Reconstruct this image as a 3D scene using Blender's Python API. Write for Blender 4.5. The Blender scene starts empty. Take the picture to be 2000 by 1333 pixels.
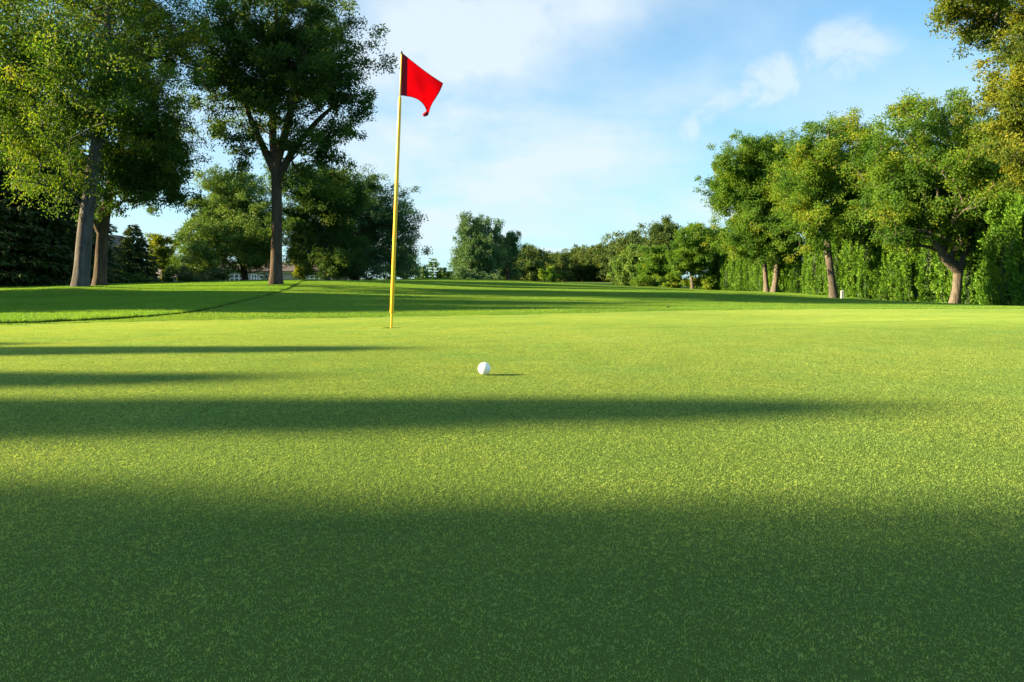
import bpy, math, random
import numpy as np
from mathutils import Vector, Matrix

# ------------------------------------------------------------------ camera, sky, sun, exposure
S = bpy.context.scene
C = S.collection
F, H, HY = 1400.0, 0.33, 545.0          # focal length in photo pixels, eye height, horizon row
AZ, EL = math.radians(4.0), math.radians(17.5)

cam_d = bpy.data.cameras.new("camera")
cam = bpy.data.objects.new("camera", cam_d)
C.objects.link(cam)
cam.location = (0, 0, H)
cam.rotation_euler = (math.pi / 2, 0, 0)
cam_d.sensor_width = 36.0
cam_d.lens = 36.0 * F / 2000.0
cam_d.shift_y = -(666.5 - HY) / 2000.0
cam_d.clip_start = 0.05
cam_d.clip_end = 6000
S.camera = cam

S.view_settings.view_transform = 'Standard'
S.view_settings.look = 'None'
S.view_settings.exposure = 2.75
S.view_settings.gamma = 1.0
S.view_settings.use_curve_mapping = False
S.cycles.use_denoising = True
S.cycles.max_bounces = 8
S.cycles.transparent_max_bounces = 8

W = bpy.data.worlds.new("World")
S.world = W
W.use_nodes = True


class NT:
    """small helper to write node trees"""
    def __init__(self, tree):
        self.t = tree
    def n(self, kind, ins=None, **props):
        nd = self.t.nodes.new(kind)
        for k, v in props.items():
            setattr(nd, k, v)
        for k, v in (ins or {}).items():
            if isinstance(v, bpy.types.NodeSocket):
                self.t.links.new(v, nd.inputs[k])
            else:
                nd.inputs[k].default_value = v
        return nd
    def math(self, op, a, b=0.0, clamp=False):
        return self.n("ShaderNodeMath", {0: a, 1: b}, operation=op, use_clamp=clamp).outputs[0]
    def ramp(self, fac, stops, interp='LINEAR'):
        nd = self.n("ShaderNodeValToRGB", {0: fac})
        nd.color_ramp.interpolation = interp
        el = nd.color_ramp.elements
        while len(el) < len(stops):
            el.new(0.5)
        for e, (p, c) in zip(el, stops):
            e.position = p
            e.color = (*c, 1) if len(c) == 3 else c
        return nd.outputs[0]
    def mix(self, fac, a, b, blend='MIX'):
        nd = self.n("ShaderNodeMix", data_type='RGBA', blend_type=blend)
        for i, v in ((0, fac), (6, a), (7, b)):
            if isinstance(v, bpy.types.NodeSocket):
                self.t.links.new(v, nd.inputs[i])
            else:
                nd.inputs[i].default_value = (*v, 1) if isinstance(v, tuple) and len(v) == 3 else v
        return nd.outputs[2]
    def noise(self, vec, scale, detail=3.0, rough=0.55, dist=0.0):
        return self.n("ShaderNodeTexNoise", {'Vector': vec, 'Scale': scale, 'Detail': detail,
                                             'Roughness': rough, 'Distortion': dist}).outputs[0]


def sky_world():
    t = NT(W.node_tree)
    bg = W.node_tree.nodes["Background"]
    sky = t.n("ShaderNodeTexSky", sky_type='NISHITA', sun_disc=False, sun_elevation=EL,
              sun_rotation=math.atan2(-math.cos(AZ), -math.sin(AZ)), altitude=200,
              air_density=1.0, dust_density=0.15, ozone_density=3.2)
    d = t.n("ShaderNodeTexCoord").outputs['Generated']
    sep = t.n("ShaderNodeSeparateXYZ", {0: d})
    x, y, z = sep.outputs
    # project the direction on a high flat cloud layer
    zz = t.math('ADD', t.math('MAXIMUM', z, 0.0), 0.22)
    cx, cy = t.math('DIVIDE', x, zz), t.math('DIVIDE', y, zz)
    lay = t.n("ShaderNodeCombineXYZ", {0: cx, 1: cy}).outputs[0]
    big = t.noise(lay, 1.1, 5, 0.52, 0.25)
    fine = t.noise(lay, 6.0, 6, 0.6, 0.4)
    # where single clouds stand: directions measured round the horizon
    def blob(px, py, w, h, tilt=0.0):
        az = math.atan((px - 1000) / F)
        e = math.atan((HY - py) / F * math.cos(az))
        a = t.math('ARCTAN2', x, y)
        el = t.math('ARCSINE', z)
        u, v = t.math('SUBTRACT', a, az), t.math('SUBTRACT', el, e)
        ca, sa = math.cos(tilt), math.sin(tilt)
        uu = t.math('ADD', t.math('MULTIPLY', u, ca), t.math('MULTIPLY', v, sa))
        vv = t.math('SUBTRACT', t.math('MULTIPLY', v, ca), t.math('MULTIPLY', u, sa))
        q = t.math('ADD', t.math('POWER', t.math('ABSOLUTE', t.math('DIVIDE', uu, w / F)), 2.0),
                   t.math('POWER', t.math('ABSOLUTE', t.math('DIVIDE', vv, h / F)), 2.0))
        return t.math('EXPONENT', t.math('MULTIPLY', q, -1.0))
    puffs = None
    for b in ((1368, 240, 72, 36, 0.75), (1630, 115, 110, 72, 0.1), (1475, 180, 50, 44, 0.8),
              (890, 320, 30, 10, 0.2), (1075, 488, 55, 9, 0.0), (1150, 492, 60, 6, 0.0)):
        m = blob(*b)
        puffs = m if puffs is None else t.math('ADD', puffs, m)
    veil = None
    for b in ((880, 120, 190, 190, 0.5), (1000, 60, 130, 120, 0.2), (1200, 10, 170, 80, 0.3), (1100, 300, 420, 70, 0.4),
              (760, 230, 160, 190, 0.0), (1250, 420, 420, 90, 0.0)):
        m = blob(*b)
        veil = m if veil is None else t.math('ADD', veil, m)
    gen = t.n("ShaderNodeMapRange", {0: big, 1: 0.30, 2: 0.68}, interpolation_type='SMOOTHSTEP').outputs[0]
    base = t.math('MULTIPLY', gen, t.math('ADD', 0.40, t.math('MULTIPLY', t.math('MAXIMUM', z, 0.0), 0.42)))
    dn = t.noise(d, 13.0, 7, 0.6, 0.5)
    vmask = t.math('MULTIPLY', veil, t.math('ADD', t.math('ADD', t.math('MULTIPLY', big, 1.5), t.math('MULTIPLY', dn, 0.9)), -0.72))
    pm = t.math('MULTIPLY', puffs, t.math('ADD', -0.75, t.math('MULTIPLY', dn, 3.2)))
    pm = t.n("ShaderNodeMapRange", {0: pm, 1: 0.12, 2: 1.05}, interpolation_type='SMOOTHSTEP').outputs[0]
    cl = t.math('MAXIMUM', t.math('ADD', base, t.math('MULTIPLY', vmask, 0.68)), t.math('MULTIPLY', pm, 0.74))
    cl = t.math('MINIMUM', cl, 0.9)
    # pale haze low in the sky, the same all round; clouds do not go below the horizon
    cl = t.math('MULTIPLY', cl, t.n("ShaderNodeMapRange", {0: z, 1: 0.0, 2: 0.03}).outputs[0])
    hz = t.math('MULTIPLY', t.math('EXPONENT', t.math('MULTIPLY', t.math('MAXIMUM', z, 0.0), -3.8)), 0.70)
    blue = t.mix(1.0, sky.outputs[0], SKY_TINT, 'MULTIPLY')
    blue = t.mix(hz, blue, HAZE)
    col = t.mix(cl, blue, CLOUD)
    t.t.links.new(col, bg.inputs[0])
    bg.inputs[1].default_value = SKY_STRENGTH


SKY_TINT = (0.48, 0.76, 0.80)
HAZE = (1.75, 2.6, 3.0)
CLOUD = (2.5, 2.85, 3.1)
SKY_STRENGTH = 0.050
sky_world()

sun_d = bpy.data.lights.new("sun", 'SUN')
sun_d.energy = 3.8
sun_d.angle = math.radians(0.53)
sun_d.color = (1.0, 0.735, 0.39)
sun = bpy.data.objects.new("sun", sun_d)
C.objects.link(sun)
to_sun = Vector((-math.cos(EL) * math.cos(AZ), -math.cos(EL) * math.sin(AZ), math.sin(EL)))
sun.rotation_euler = (-to_sun).to_track_quat('-Z', 'Y').to_euler()
sun.location = (-20, -5, 20)

# ------------------------------------------------------------------ basics
R = np.random.default_rng


def wx(px, Y):
    return (px - 1000.0) / F * Y


def wz(py, Y):
    return H - (py - HY) / F * Y


def tag(o, label=None, cat=None, group=None, kind=None):
    if label: o['label'] = label
    if cat: o['category'] = cat
    if group: o['group'] = group
    if kind: o['kind'] = kind
    return o


def empty(name, loc):
    o = bpy.data.objects.new(name, None)
    o.empty_display_size = 0.2
    o.location = loc
    C.objects.link(o)
    return o


def mesh_np(name, V, polys, mat=None, parent=None, tint=None, smooth=False, link=True):
    """one mesh object from numpy arrays; polys = list of (n, k) index arrays"""
    me = bpy.data.meshes.new(name)
    V = np.asarray(V, np.float32)
    polys = [np.asarray(p, np.int32) for p in polys if len(p)]
    me.vertices.add(len(V))
    me.vertices.foreach_set("co", V.ravel())
    nl = sum(p.size for p in polys)
    npol = sum(len(p) for p in polys)
    me.loops.add(nl)
    me.polygons.add(npol)
    me.loops.foreach_set("vertex_index", np.concatenate([p.ravel() for p in polys]))
    tot = np.concatenate([np.full(len(p), p.shape[1], np.int32) for p in polys])
    st = np.concatenate([[0], np.cumsum(tot)[:-1]]).astype(np.int32)
    me.polygons.foreach_set("loop_start", st)
    me.polygons.foreach_set("loop_total", tot)
    me.polygons.foreach_set("use_smooth", np.full(npol, smooth, bool))
    if tint is not None:
        a = me.attributes.new("tint", 'FLOAT', 'POINT')
        a.data.foreach_set("value", np.asarray(tint, np.float32))
    me.update(calc_edges=True)
    if mat: me.materials.append(mat)
    o = bpy.data.objects.new(name, me)
    if link: C.objects.link(o)
    if parent is not None:
        o.parent = parent
    return o


def box(x0, x1, y0, y1, z0, z1):
    V = [(x, y, z) for z in (z0, z1) for y in (y0, y1) for x in (x0, x1)]
    Q = [(0, 2, 3, 1), (4, 5, 7, 6), (0, 1, 5, 4), (2, 6, 7, 3), (0, 4, 6, 2), (1, 3, 7, 5)]
    return np.array(V, float), np.array(Q)


def join(parts):
    V, Q, n = [], [], 0
    for v, q in parts:
        V.append(v); Q.append(q + n); n += len(v)
    return np.concatenate(V), np.concatenate(Q)


# ------------------------------------------------------------------ materials
def new_mat(name):
    m = bpy.data.materials.new(name)
    m.use_nodes = True
    t = NT(m.node_tree)
    return m, t, m.node_tree.nodes["Principled BSDF"], m.node_tree.nodes["Material Output"]


def leaf_mat(name, stops, trans=0.50, tcol=(1.35, 1.22, 0.40), rough=0.55, spec=0.22):
    m, t, p, out = new_mat(name)
    at = t.n("ShaderNodeAttribute", attribute_name="tint").outputs['Fac']
    col = t.ramp(at, stops)
    m.node_tree.links.new(col, p.inputs['Base Color'])
    p.inputs['Roughness'].default_value = rough
    p.inputs['Specular IOR Level'].default_value = spec
    tc = t.mix(1.0, col, tcol, 'MULTIPLY')
    tr = t.n("ShaderNodeBsdfTranslucent", {0: tc})
    mx = t.n("ShaderNodeMixShader", {0: trans, 1: p.outputs[0], 2: tr.outputs[0]})
    m.node_tree.links.new(mx.outputs[0], out.inputs[0])
    return m


def bark_mat(name, a, b, scale=9.0, ridge=0.6):
    m, t, p, out = new_mat(name)
    tc = t.n("ShaderNodeTexCoord").outputs['Object']
    mp = t.n("ShaderNodeMapping", {'Vector': tc, 'Scale': (1, 1, 0.22)}).outputs[0]
    n1 = t.noise(mp, scale, 6, 0.65, 0.8)
    n2 = t.noise(tc, 1.3, 3)
    col = t.mix(t.n("ShaderNodeMapRange", {0: n1, 1: 0.34, 2: 0.66}).outputs[0], a, b)
    col = t.mix(t.math('MULTIPLY', n2, 0.5), col, tuple(0.6 * v for v in a))
    m.node_tree.links.new(col, p.inputs['Base Color'])
    p.inputs['Roughness'].default_value = 0.9
    p.inputs['Specular IOR Level'].default_value = 0.15
    bp = t.n("ShaderNodeBump", {'Strength': ridge, 'Distance': 0.06, 'Height': n1})
    m.node_tree.links.new(bp.outputs[0], p.inputs['Normal'])
    return m


def grass_mat(name, dark, mid, light, dry, trans=0.42, tcol=(1.42, 1.32, 0.60), big=0.35, mow=False):
    """blades: colour by blade, by patch and by mowing; all in world metres"""
    m, t, p, out = new_mat(name)
    at = t.n("ShaderNodeAttribute", attribute_name="tint").outputs['Fac']
    pos = t.n("ShaderNodeNewGeometry").outputs['Position']
    n1 = t.noise(pos, big, 4, 0.6)
    n2 = t.noise(pos, 5.0, 4, 0.65)
    n3 = t.noise(pos, 38.0, 2, 0.6)
    f = t.math('ADD', t.math('MULTIPLY', at, 0.30),
               t.math('ADD', t.math('MULTIPLY', n1, 0.60), t.math('ADD', t.math('MULTIPLY', n2, 0.42), t.math('MULTIPLY', n3, 0.30))))
    f = t.math('SUBTRACT', f, 0.29)
    col = t.ramp(f, [(0.22, dark), (0.48, mid), (0.70, light), (0.92, dry)])
    n4 = t.n('ShaderNodeMapRange', {0: t.noise(pos, 2.2, 4, 0.6), 1: 0.46, 2: 0.66}).outputs[0]
    col = t.mix(t.math('MULTIPLY', n4, 0.55), col, t.mix(1.0, col, (0.74, 0.96, 1.15), 'MULTIPLY'))
    if mow:
        # the mower's last cut: a thin bruised line curving across the right of the green
        xx, yy, _z = t.n("ShaderNodeSeparateXYZ", {0: pos}).outputs
        q = t.math('MAXIMUM', t.math('SUBTRACT', xx, 0.3), 0.0)
        dl = t.math('ABSOLUTE', t.math('SUBTRACT', t.math('SUBTRACT', yy, 5.2), t.math('MULTIPLY', t.math('MULTIPLY', q, q), 0.085)))
        ln = t.n("ShaderNodeMapRange", {0: dl, 1: 0.02, 2: 0.07, 3: 0.6, 4: 0.0}).outputs[0]
        ln = t.math('MULTIPLY', ln, t.n("ShaderNodeMapRange", {0: xx, 1: 0.1, 2: 1.2}).outputs[0])
        col = t.mix(ln, col, dark)
    m.node_tree.links.new(col, p.inputs['Base Color'])
    p.inputs['Roughness'].default_value = 0.55
    p.inputs['Specular IOR Level'].default_value = 0.10
    tr = t.n("ShaderNodeBsdfTranslucent", {0: t.mix(1.0, col, tcol, 'MULTIPLY')})
    mx = t.n("ShaderNodeMixShader", {0: trans, 1: p.outputs[0], 2: tr.outputs[0]})
    m.node_tree.links.new(mx.outputs[0], out.inputs[0])
    return m


def soil_mat(name, a, b, scale=14.0):
    m, t, p, out = new_mat(name)
    pos = t.n("ShaderNodeNewGeometry").outputs['Position']
    n = t.noise(pos, scale, 5, 0.7)
    n2 = t.noise(pos, 0.3, 3, 0.6)
    col = t.mix(t.math('MULTIPLY', t.math('ADD', n, n2), 0.5), a, b)
    m.node_tree.links.new(col, p.inputs['Base Color'])
    p.inputs['Roughness'].default_value = 0.9
    p.inputs['Specular IOR Level'].default_value = 0.1
    bp = t.n("ShaderNodeBump", {'Strength': 0.8, 'Distance': 0.02, 'Height': n})
    m.node_tree.links.new(bp.outputs[0], p.inputs['Normal'])
    return m


def flat_mat(name, col, rough=0.6, spec=0.3, var=0.12, scale=6.0):
    m, t, p, out = new_mat(name)
    pos = t.n("ShaderNodeTexCoord").outputs['Object']
    n = t.noise(pos, scale, 4, 0.6)
    c = t.mix(n, tuple(v * (1 - var) for v in col), tuple(min(1, v * (1 + var)) for v in col))
    m.node_tree.links.new(c, p.inputs['Base Color'])
    p.inputs['Roughness'].default_value = rough
    p.inputs['Specular IOR Level'].default_value = spec
    return m


M = {}
M['green'] = grass_mat("green_blades", (0.152, 0.268, 0.076), (0.253, 0.394, 0.094), (0.403, 0.507, 0.135), (0.539, 0.550, 0.291), mow=True)
M['fair'] = grass_mat("fairway_blades", (0.078, 0.183, 0.036), (0.132, 0.262, 0.043), (0.202, 0.334, 0.055), (0.310, 0.364, 0.108))
M['rough'] = grass_mat("rough_blades", (0.068, 0.177, 0.033), (0.122, 0.268, 0.036), (0.198, 0.348, 0.046), (0.335, 0.404, 0.101))
M['green_soil'] = soil_mat("green_turf", (0.042, 0.090, 0.016), (0.100, 0.175, 0.028), 60)
M['fair_soil'] = soil_mat("fairway_turf", (0.04, 0.09, 0.010), (0.085, 0.16, 0.015), 20)
M['rough_soil'] = soil_mat("rough_turf", (0.035, 0.075, 0.012), (0.075, 0.13, 0.016), 16)
M['bark_grey'] = bark_mat("bark_grey", (0.045, 0.046, 0.048), (0.135, 0.138, 0.142))
M['bark_dark'] = bark_mat("bark_dark", (0.040, 0.032, 0.026), (0.11, 0.088, 0.068))
M['bark_tan'] = bark_mat("bark_tan", (0.066, 0.060, 0.054), (0.18, 0.165, 0.150), 12)
M['ash'] = leaf_mat("ash_leaves", [(0.0, (0.034, 0.095, 0.018)), (0.45, (0.070, 0.163, 0.021)), (0.75, (0.141, 0.235, 0.025)), (1.0, (0.248, 0.272, 0.036))])
M['oak'] = leaf_mat("dark_leaves", [(0.0, (0.020, 0.064, 0.018)), (0.5, (0.038, 0.103, 0.021)), (1.0, (0.090, 0.159, 0.023))])
M['gold'] = leaf_mat("gold_leaves", [(0.0, (0.045, 0.092, 0.015)), (0.35, (0.084, 0.146, 0.017)), (0.7, (0.173, 0.216, 0.021)), (1.0, (0.266, 0.281, 0.032))])
M['maple'] = leaf_mat("maple_leaves", [(0.0, (0.034, 0.106, 0.018)), (0.4, (0.071, 0.180, 0.021)), (0.8, (0.141, 0.254, 0.025)), (1.0, (0.261, 0.304, 0.033))])
M['pine'] = leaf_mat("pine_needles", [(0.0, (0.038, 0.109, 0.028)), (0.5, (0.079, 0.178, 0.035)), (1.0, (0.163, 0.264, 0.044))], 0.22)
M['spruce'] = leaf_mat("spruce_needles", [(0.0, (0.018, 0.049, 0.015)), (0.5, (0.041, 0.089, 0.023)), (1.0, (0.108, 0.152, 0.037))], 0.15)
M['poplar'] = leaf_mat("poplar_leaves", [(0.0, (0.034, 0.099, 0.045)), (0.5, (0.068, 0.159, 0.067)), (1.0, (0.147, 0.250, 0.111))], 0.3)
M['wood'] = leaf_mat("far_leaves", [(0.0, (0.028, 0.072, 0.023)), (0.5, (0.063, 0.121, 0.030)), (1.0, (0.138, 0.189, 0.036))], 0.3)
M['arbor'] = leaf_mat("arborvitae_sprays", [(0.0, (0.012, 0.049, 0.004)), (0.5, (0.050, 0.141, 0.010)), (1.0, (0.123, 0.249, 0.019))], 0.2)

# ------------------------------------------------------------------ terrain
CTRL = []
for px, py, Y in (
        (1000, 738, 2.394), (764, 643, 5.70), (1000, 634, 6.2), (1000, 618, 9.0), (1000, 605, 12), (1000, 590, 16), (1000, 575, 22), (1000, 562, 30),
        (1000, 552, 42), (1000, 548.5, 56), (300, 628, 8), (300, 612, 10.3), (300, 592, 13.5), (300, 578, 17), (300, 565, 21), (300, 557.5, 27),
        (300, 555, 34), (0, 637, 7), (0, 612, 10.5), (0, 591, 14.5), (0, 577, 18), (0, 570, 22), (158, 563, 20), (600, 625, 8.3),
        (600, 606, 11.5), (600, 590, 14.5), (600, 566, 21.5), (600, 551, 26), (600, 548.5, 34), (1300, 611, 10), (1300, 599, 14), (1300, 583, 20), (1300, 569, 28),
        (1300, 564.5, 48), (1300, 561, 70), (1600, 604, 12), (1600, 600.5, 16), (1600, 589, 21), (1600, 582, 27), (1560, 578, 40), (1460, 570, 54), (1420, 569, 64), (2000, 601.5, 14),
        (2000, 600.5, 20), (2000, 600, 27), (1865, 595, 29.7), (1628, 583, 39), (2000, 640, 4.8), (2000, 619, 7.5), (1500, 626, 7.2),
        (1200, 560, 90), (1000, 550, 90), (1400, 566, 85), (800, 546, 60)):
    CTRL.append((wx(px, Y), Y, wz(py, Y)))
for x, y, z in ((-3, -3, 0), (3, -3, 0), (0, 0, 0), (-1.5, 1, 0), (1.5, 1, 0), (-20, -10, 0), (20, -10, 0), (-20, 0, 0), (-22, 12, -0.05), (20, 0, 0), (2.5, 3.2, -0.01),
                (24, 12, -0.5), (26, 27, -0.74), (26, 48, -0.72), (26, 68, -0.72), (-3, 3.5, -0.02), (-35, 30, 0.0), (-30, 75, -1.3), (-20, 75, -1.2), (-42, 75, -1.2), (-10, 75, -0.6),
                (-60, 30, 0), (-60, -10, 0), (60, -10, -0.4), (60, 60, -0.7), (-60, 100, -1.0), (0, 130, -0.2), (60, 130, -0.6), (0, -40, 0), (-45, 50, -0.5), (-25, 50, -0.6)):
    CTRL.append((x, y, z))
CTRL = np.array(CTRL)


def _k(d):
    return np.sqrt(d * d + 0.25) ** 1.5


_d = np.linalg.norm(CTRL[:, None, :2] - CTRL[None, :, :2], axis=2)
_n = len(CTRL)
_A = np.zeros((_n + 3, _n + 3))
_A[:_n, :_n] = _k(_d) + np.eye(_n) * 0.02
_A[:_n, _n] = 1; _A[_n, :_n] = 1
_A[:_n, _n + 1:] = CTRL[:, :2]; _A[_n + 1:, :_n] = CTRL[:, :2].T
_w = np.linalg.solve(_A, np.concatenate([CTRL[:, 2], [0, 0, 0]]))


def ground(x, y):
    x, y = np.atleast_1d(np.asarray(x, float)), np.atleast_1d(np.asarray(y, float))
    sh = np.broadcast(x, y).shape
    x, y = np.broadcast_to(x, sh).ravel(), np.broadcast_to(y, sh).ravel()
    z = np.empty(len(x))
    for i in range(0, len(x), 20000):
        xx, yy = x[i:i + 20000], y[i:i + 20000]
        d = np.hypot(xx[:, None] - CTRL[None, :, 0], yy[:, None] - CTRL[None, :, 1])
        z[i:i + 20000] = _k(d) @ _w[:_n] + _w[_n] + xx * _w[_n + 1] + yy * _w[_n + 2]
    r = np.maximum(np.abs(x) / 75.0, np.maximum((y - 20) / 125.0, (-y) / 45.0))
    f = np.clip((1.25 - r) / 0.35, 0, 1)
    f = f * f * (3 - 2 * f)
    und = 0.006 * np.sin(x * 0.9 + 1.3 * np.sin(y * 0.35)) * np.clip((y - 6) / 10, 0, 1)
    return (z * f + (1 - f) * -0.35 + und).reshape(sh)


def gz(x, y):
    return float(ground(x, y)[0])


CUP = np.array([wx(764, 5.7), 5.70])
# edge of the putting green: radius round the cup by angle, from points of its far edge in the photo
_edge = np.array([(wx(-250, 6.3), 6.3), (wx(0, 7.0), 7.0), (wx(300, 7.9), 7.9), (wx(600, 8.6), 8.6), (wx(1000, 9.2), 9.2), (wx(1300, 10.3), 10.3),
                  (wx(1650, 11.6), 11.6), (wx(2000, 12.4), 12.4), (wx(2200, 9.5), 9.5), (9.6, 5.0), (8.0, 1.0), (4.5, -2.6), (0, -3.6), (-4.5, -3.0), (-7.2, 0.0), (-7.4, 3.5)])
_ea = np.arctan2(_edge[:, 1] - CUP[1], _edge[:, 0] - CUP[0])
_er = np.hypot(_edge[:, 1] - CUP[1], _edge[:, 0] - CUP[0])
_o = np.argsort(_ea)
_ea, _er = _ea[_o], _er[_o]
_ea = np.concatenate([_ea - 2 * np.pi, _ea, _ea + 2 * np.pi])
_er = np.tile(_er, 3)


def green_r(a):
    """smoothed edge radius"""
    a = np.asarray(a)
    return sum(w * np.interp(a + o, _ea, _er) for o, w in ((-.12, .15), (-.06, .22), (0, .26), (.06, .22), (.12, .15)))


def in_green(x, y, margin=0.0):
    dx, dy = x - CUP[0], y - CUP[1]
    return np.hypot(dx, dy) < green_r(np.arctan2(dy, dx)) - margin


# boundary of the longer rough on the left mound (photo line from the left edge up to the crest)
ROUGH = np.array([(-9.5, 5.5), (wx(0, 7.15), 7.15), (wx(150, 8.0), 8.0), (wx(250, 8.7), 8.7), (wx(330, 9.4), 9.4), (wx(385, 10.6), 10.6), (wx(430, 12.3), 12.3),
                  (wx(490, 15.2), 15.2), (wx(540, 19.0), 19.0), (wx(580, 24.5), 24.5), (wx(605, 30.0), 30.0), (wx(626, 38.0), 38.0), (wx(640, 50), 50), (wx(650, 70), 70)])
_ry = np.linspace(5.5, 70, 400)
_rx = np.interp(_ry, ROUGH[:, 1], ROUGH[:, 0])
for _ in range(12):
    _rx[1:-1] = 0.25 * _rx[:-2] + 0.5 * _rx[1:-1] + 0.25 * _rx[2:]


def rough_edge(y):
    return np.interp(y, _ry, _rx)


def axis(lo, hi, fine_lo, fine_hi, step, grow=1.09):
    pts = list(np.arange(fine_lo, fine_hi + step, step))
    s, v = step, fine_lo
    while v > lo:
        s *= grow; v -= s; pts.insert(0, v)
    s, v = step, pts[-1]
    while v < hi:
        s *= grow; v += s; pts.append(v)
    return np.array(pts)


def build_ground():
    xs = axis(-1500, 1500, -24, 24, 0.30, 1.12)
    ys = axis(-300, 3500, -4, 62, 0.30, 1.12)
    X, Y = np.meshgrid(xs, ys)
    Z = ground(X, Y)
    Z = np.where(in_green(X, Y, 0.75), Z - 0.16, np.where(in_green(X, Y, 0.30), Z - 0.03, Z))
    n, m = X.shape
    i = np.arange(n * m).reshape(n, m)
    Q = np.stack([i[:-1, :-1], i[:-1, 1:], i[1:, 1:], i[1:, :-1]], -1).reshape(-1, 4)
    o = mesh_np("fairway", np.stack([X, Y, Z], -1).reshape(-1, 3), [Q], M['fair_soil'], smooth=True)
    tag(o, kind="structure")
    # the putting green: a sheet of rings round the cup, a little above the fairway sheet
    A = np.linspace(-np.pi, np.pi, 241)[:-1]
    er = green_r(A)
    fr = np.concatenate([[0.0], np.linspace(0.004, 1, 60) ** 1.25])
    RR = 0.054 + fr[:, None] * (er[None, :] - 0.054)
    X = CUP[0] + RR * np.cos(A); Y = CUP[1] + RR * np.sin(A)
    Z = ground(X, Y) + 0.008
    Z[-1] -= 0.02
    k, na = RR.shape
    i = np.arange(k * na).reshape(k, na)
    j = np.roll(i, -1, 1)
    Q = np.stack([i[:-1], i[1:], j[1:], j[:-1]], -1).reshape(-1, 4)
    o = mesh_np("putting_green", np.stack([X, Y, Z], -1).reshape(-1, 3), [Q], M['green_soil'], smooth=True)
    tag(o, kind="structure")
    # the rough: a thicker sward with a cut step along its edge
    s = np.concatenate([[0, 0.0], np.linspace(0, 1, 70)[1:] ** 2.2])
    yy = np.linspace(5.6, 69, 260)
    X = rough_edge(yy)[:, None] - s[None, :] * 70
    X[:, 1] -= 0.02
    Y = np.repeat(yy[:, None], len(s), 1)
    Z = ground(X, Y) + 0.022
    Z[:, 0] -= 0.04
    n, m = X.shape
    i = np.arange(n * m).reshape(n, m)
    Q = np.stack([i[:-1, :-1], i[1:, :-1], i[1:, 1:], i[:-1, 1:]], -1).reshape(-1, 4)[:, ::-1]
    o = mesh_np("rough", np.stack([X, Y, Z], -1).reshape(-1, 3), [Q[:, ::-1]], M['rough_soil'], smooth=True)
    tag(o, kind="structure")


build_ground()


# ------------------------------------------------------------------ grass (stuff: tiles of real blades, instanced)
def blade_tile(name, size, n, length, width, lean, mat, seed):
    r = R(seed)
    b = np.stack([r.uniform(-size / 2, size / 2, n), r.uniform(-size / 2, size / 2, n), np.full(n, -0.001)], -1)
    az = r.uniform(0, 2 * np.pi, n)
    # half of the blades stand in little tufts that lean and grow alike; tufts wrap round the tile's edge
    nt = max(4, n // 16)
    tc = r.uniform(-size / 2, size / 2, (nt, 2)); ta = r.uniform(0, 2 * np.pi, nt); tl = r.normal(0, 1, nt)
    h = n // 2
    own = r.integers(0, nt, h)
    b[:h, :2] = (tc[own] + r.normal(0, 0.42 * length, (h, 2)) + size / 2) % size - size / 2
    tuft = np.zeros(n); tuft[:h] = tl[own]
    az[:h] = ta[own] + r.normal(0, 0.7, h)
    ln = length * r.uniform(0.55, 1.25, n) * (1 + 0.22 * np.clip(tuft, -1.5, 1.5))
    th = np.radians(np.clip(r.normal(lean[0], lean[1], n), 3, 84))
    d = np.stack([np.cos(az) * np.sin(th), np.sin(az) * np.sin(th), np.cos(th)], -1)
    th2 = np.clip(th + np.radians(r.uniform(5, 30, n)), 0, 1.55)
    d2 = np.stack([np.cos(az) * np.sin(th2), np.sin(az) * np.sin(th2), np.cos(th2)], -1)
    fa = az + np.pi / 2 + r.normal(0, 0.6, n)
    w = np.stack([np.cos(fa), np.sin(fa), np.zeros(n)], -1) * (width * r.uniform(0.7, 1.3, n))[:, None] / 2
    mid = b + d * (ln * 0.55)[:, None]
    tip = mid + d2 * (ln * 0.5)[:, None]
    V = np.stack([b - w, b + w, mid + w * 0.8, mid - w * 0.8, tip], 1).reshape(-1, 3)
    k = np.arange(n)[:, None] * 5
    tn = np.repeat(np.clip(r.normal(0.5, 0.22, n) + 0.14 * tuft, 0, 1), 5)
    return mesh_np(name, V, [k + np.array([[0, 1, 2, 3]]), k + np.array([[3, 2, 4]])], mat, tint=tn, link=False)


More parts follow.
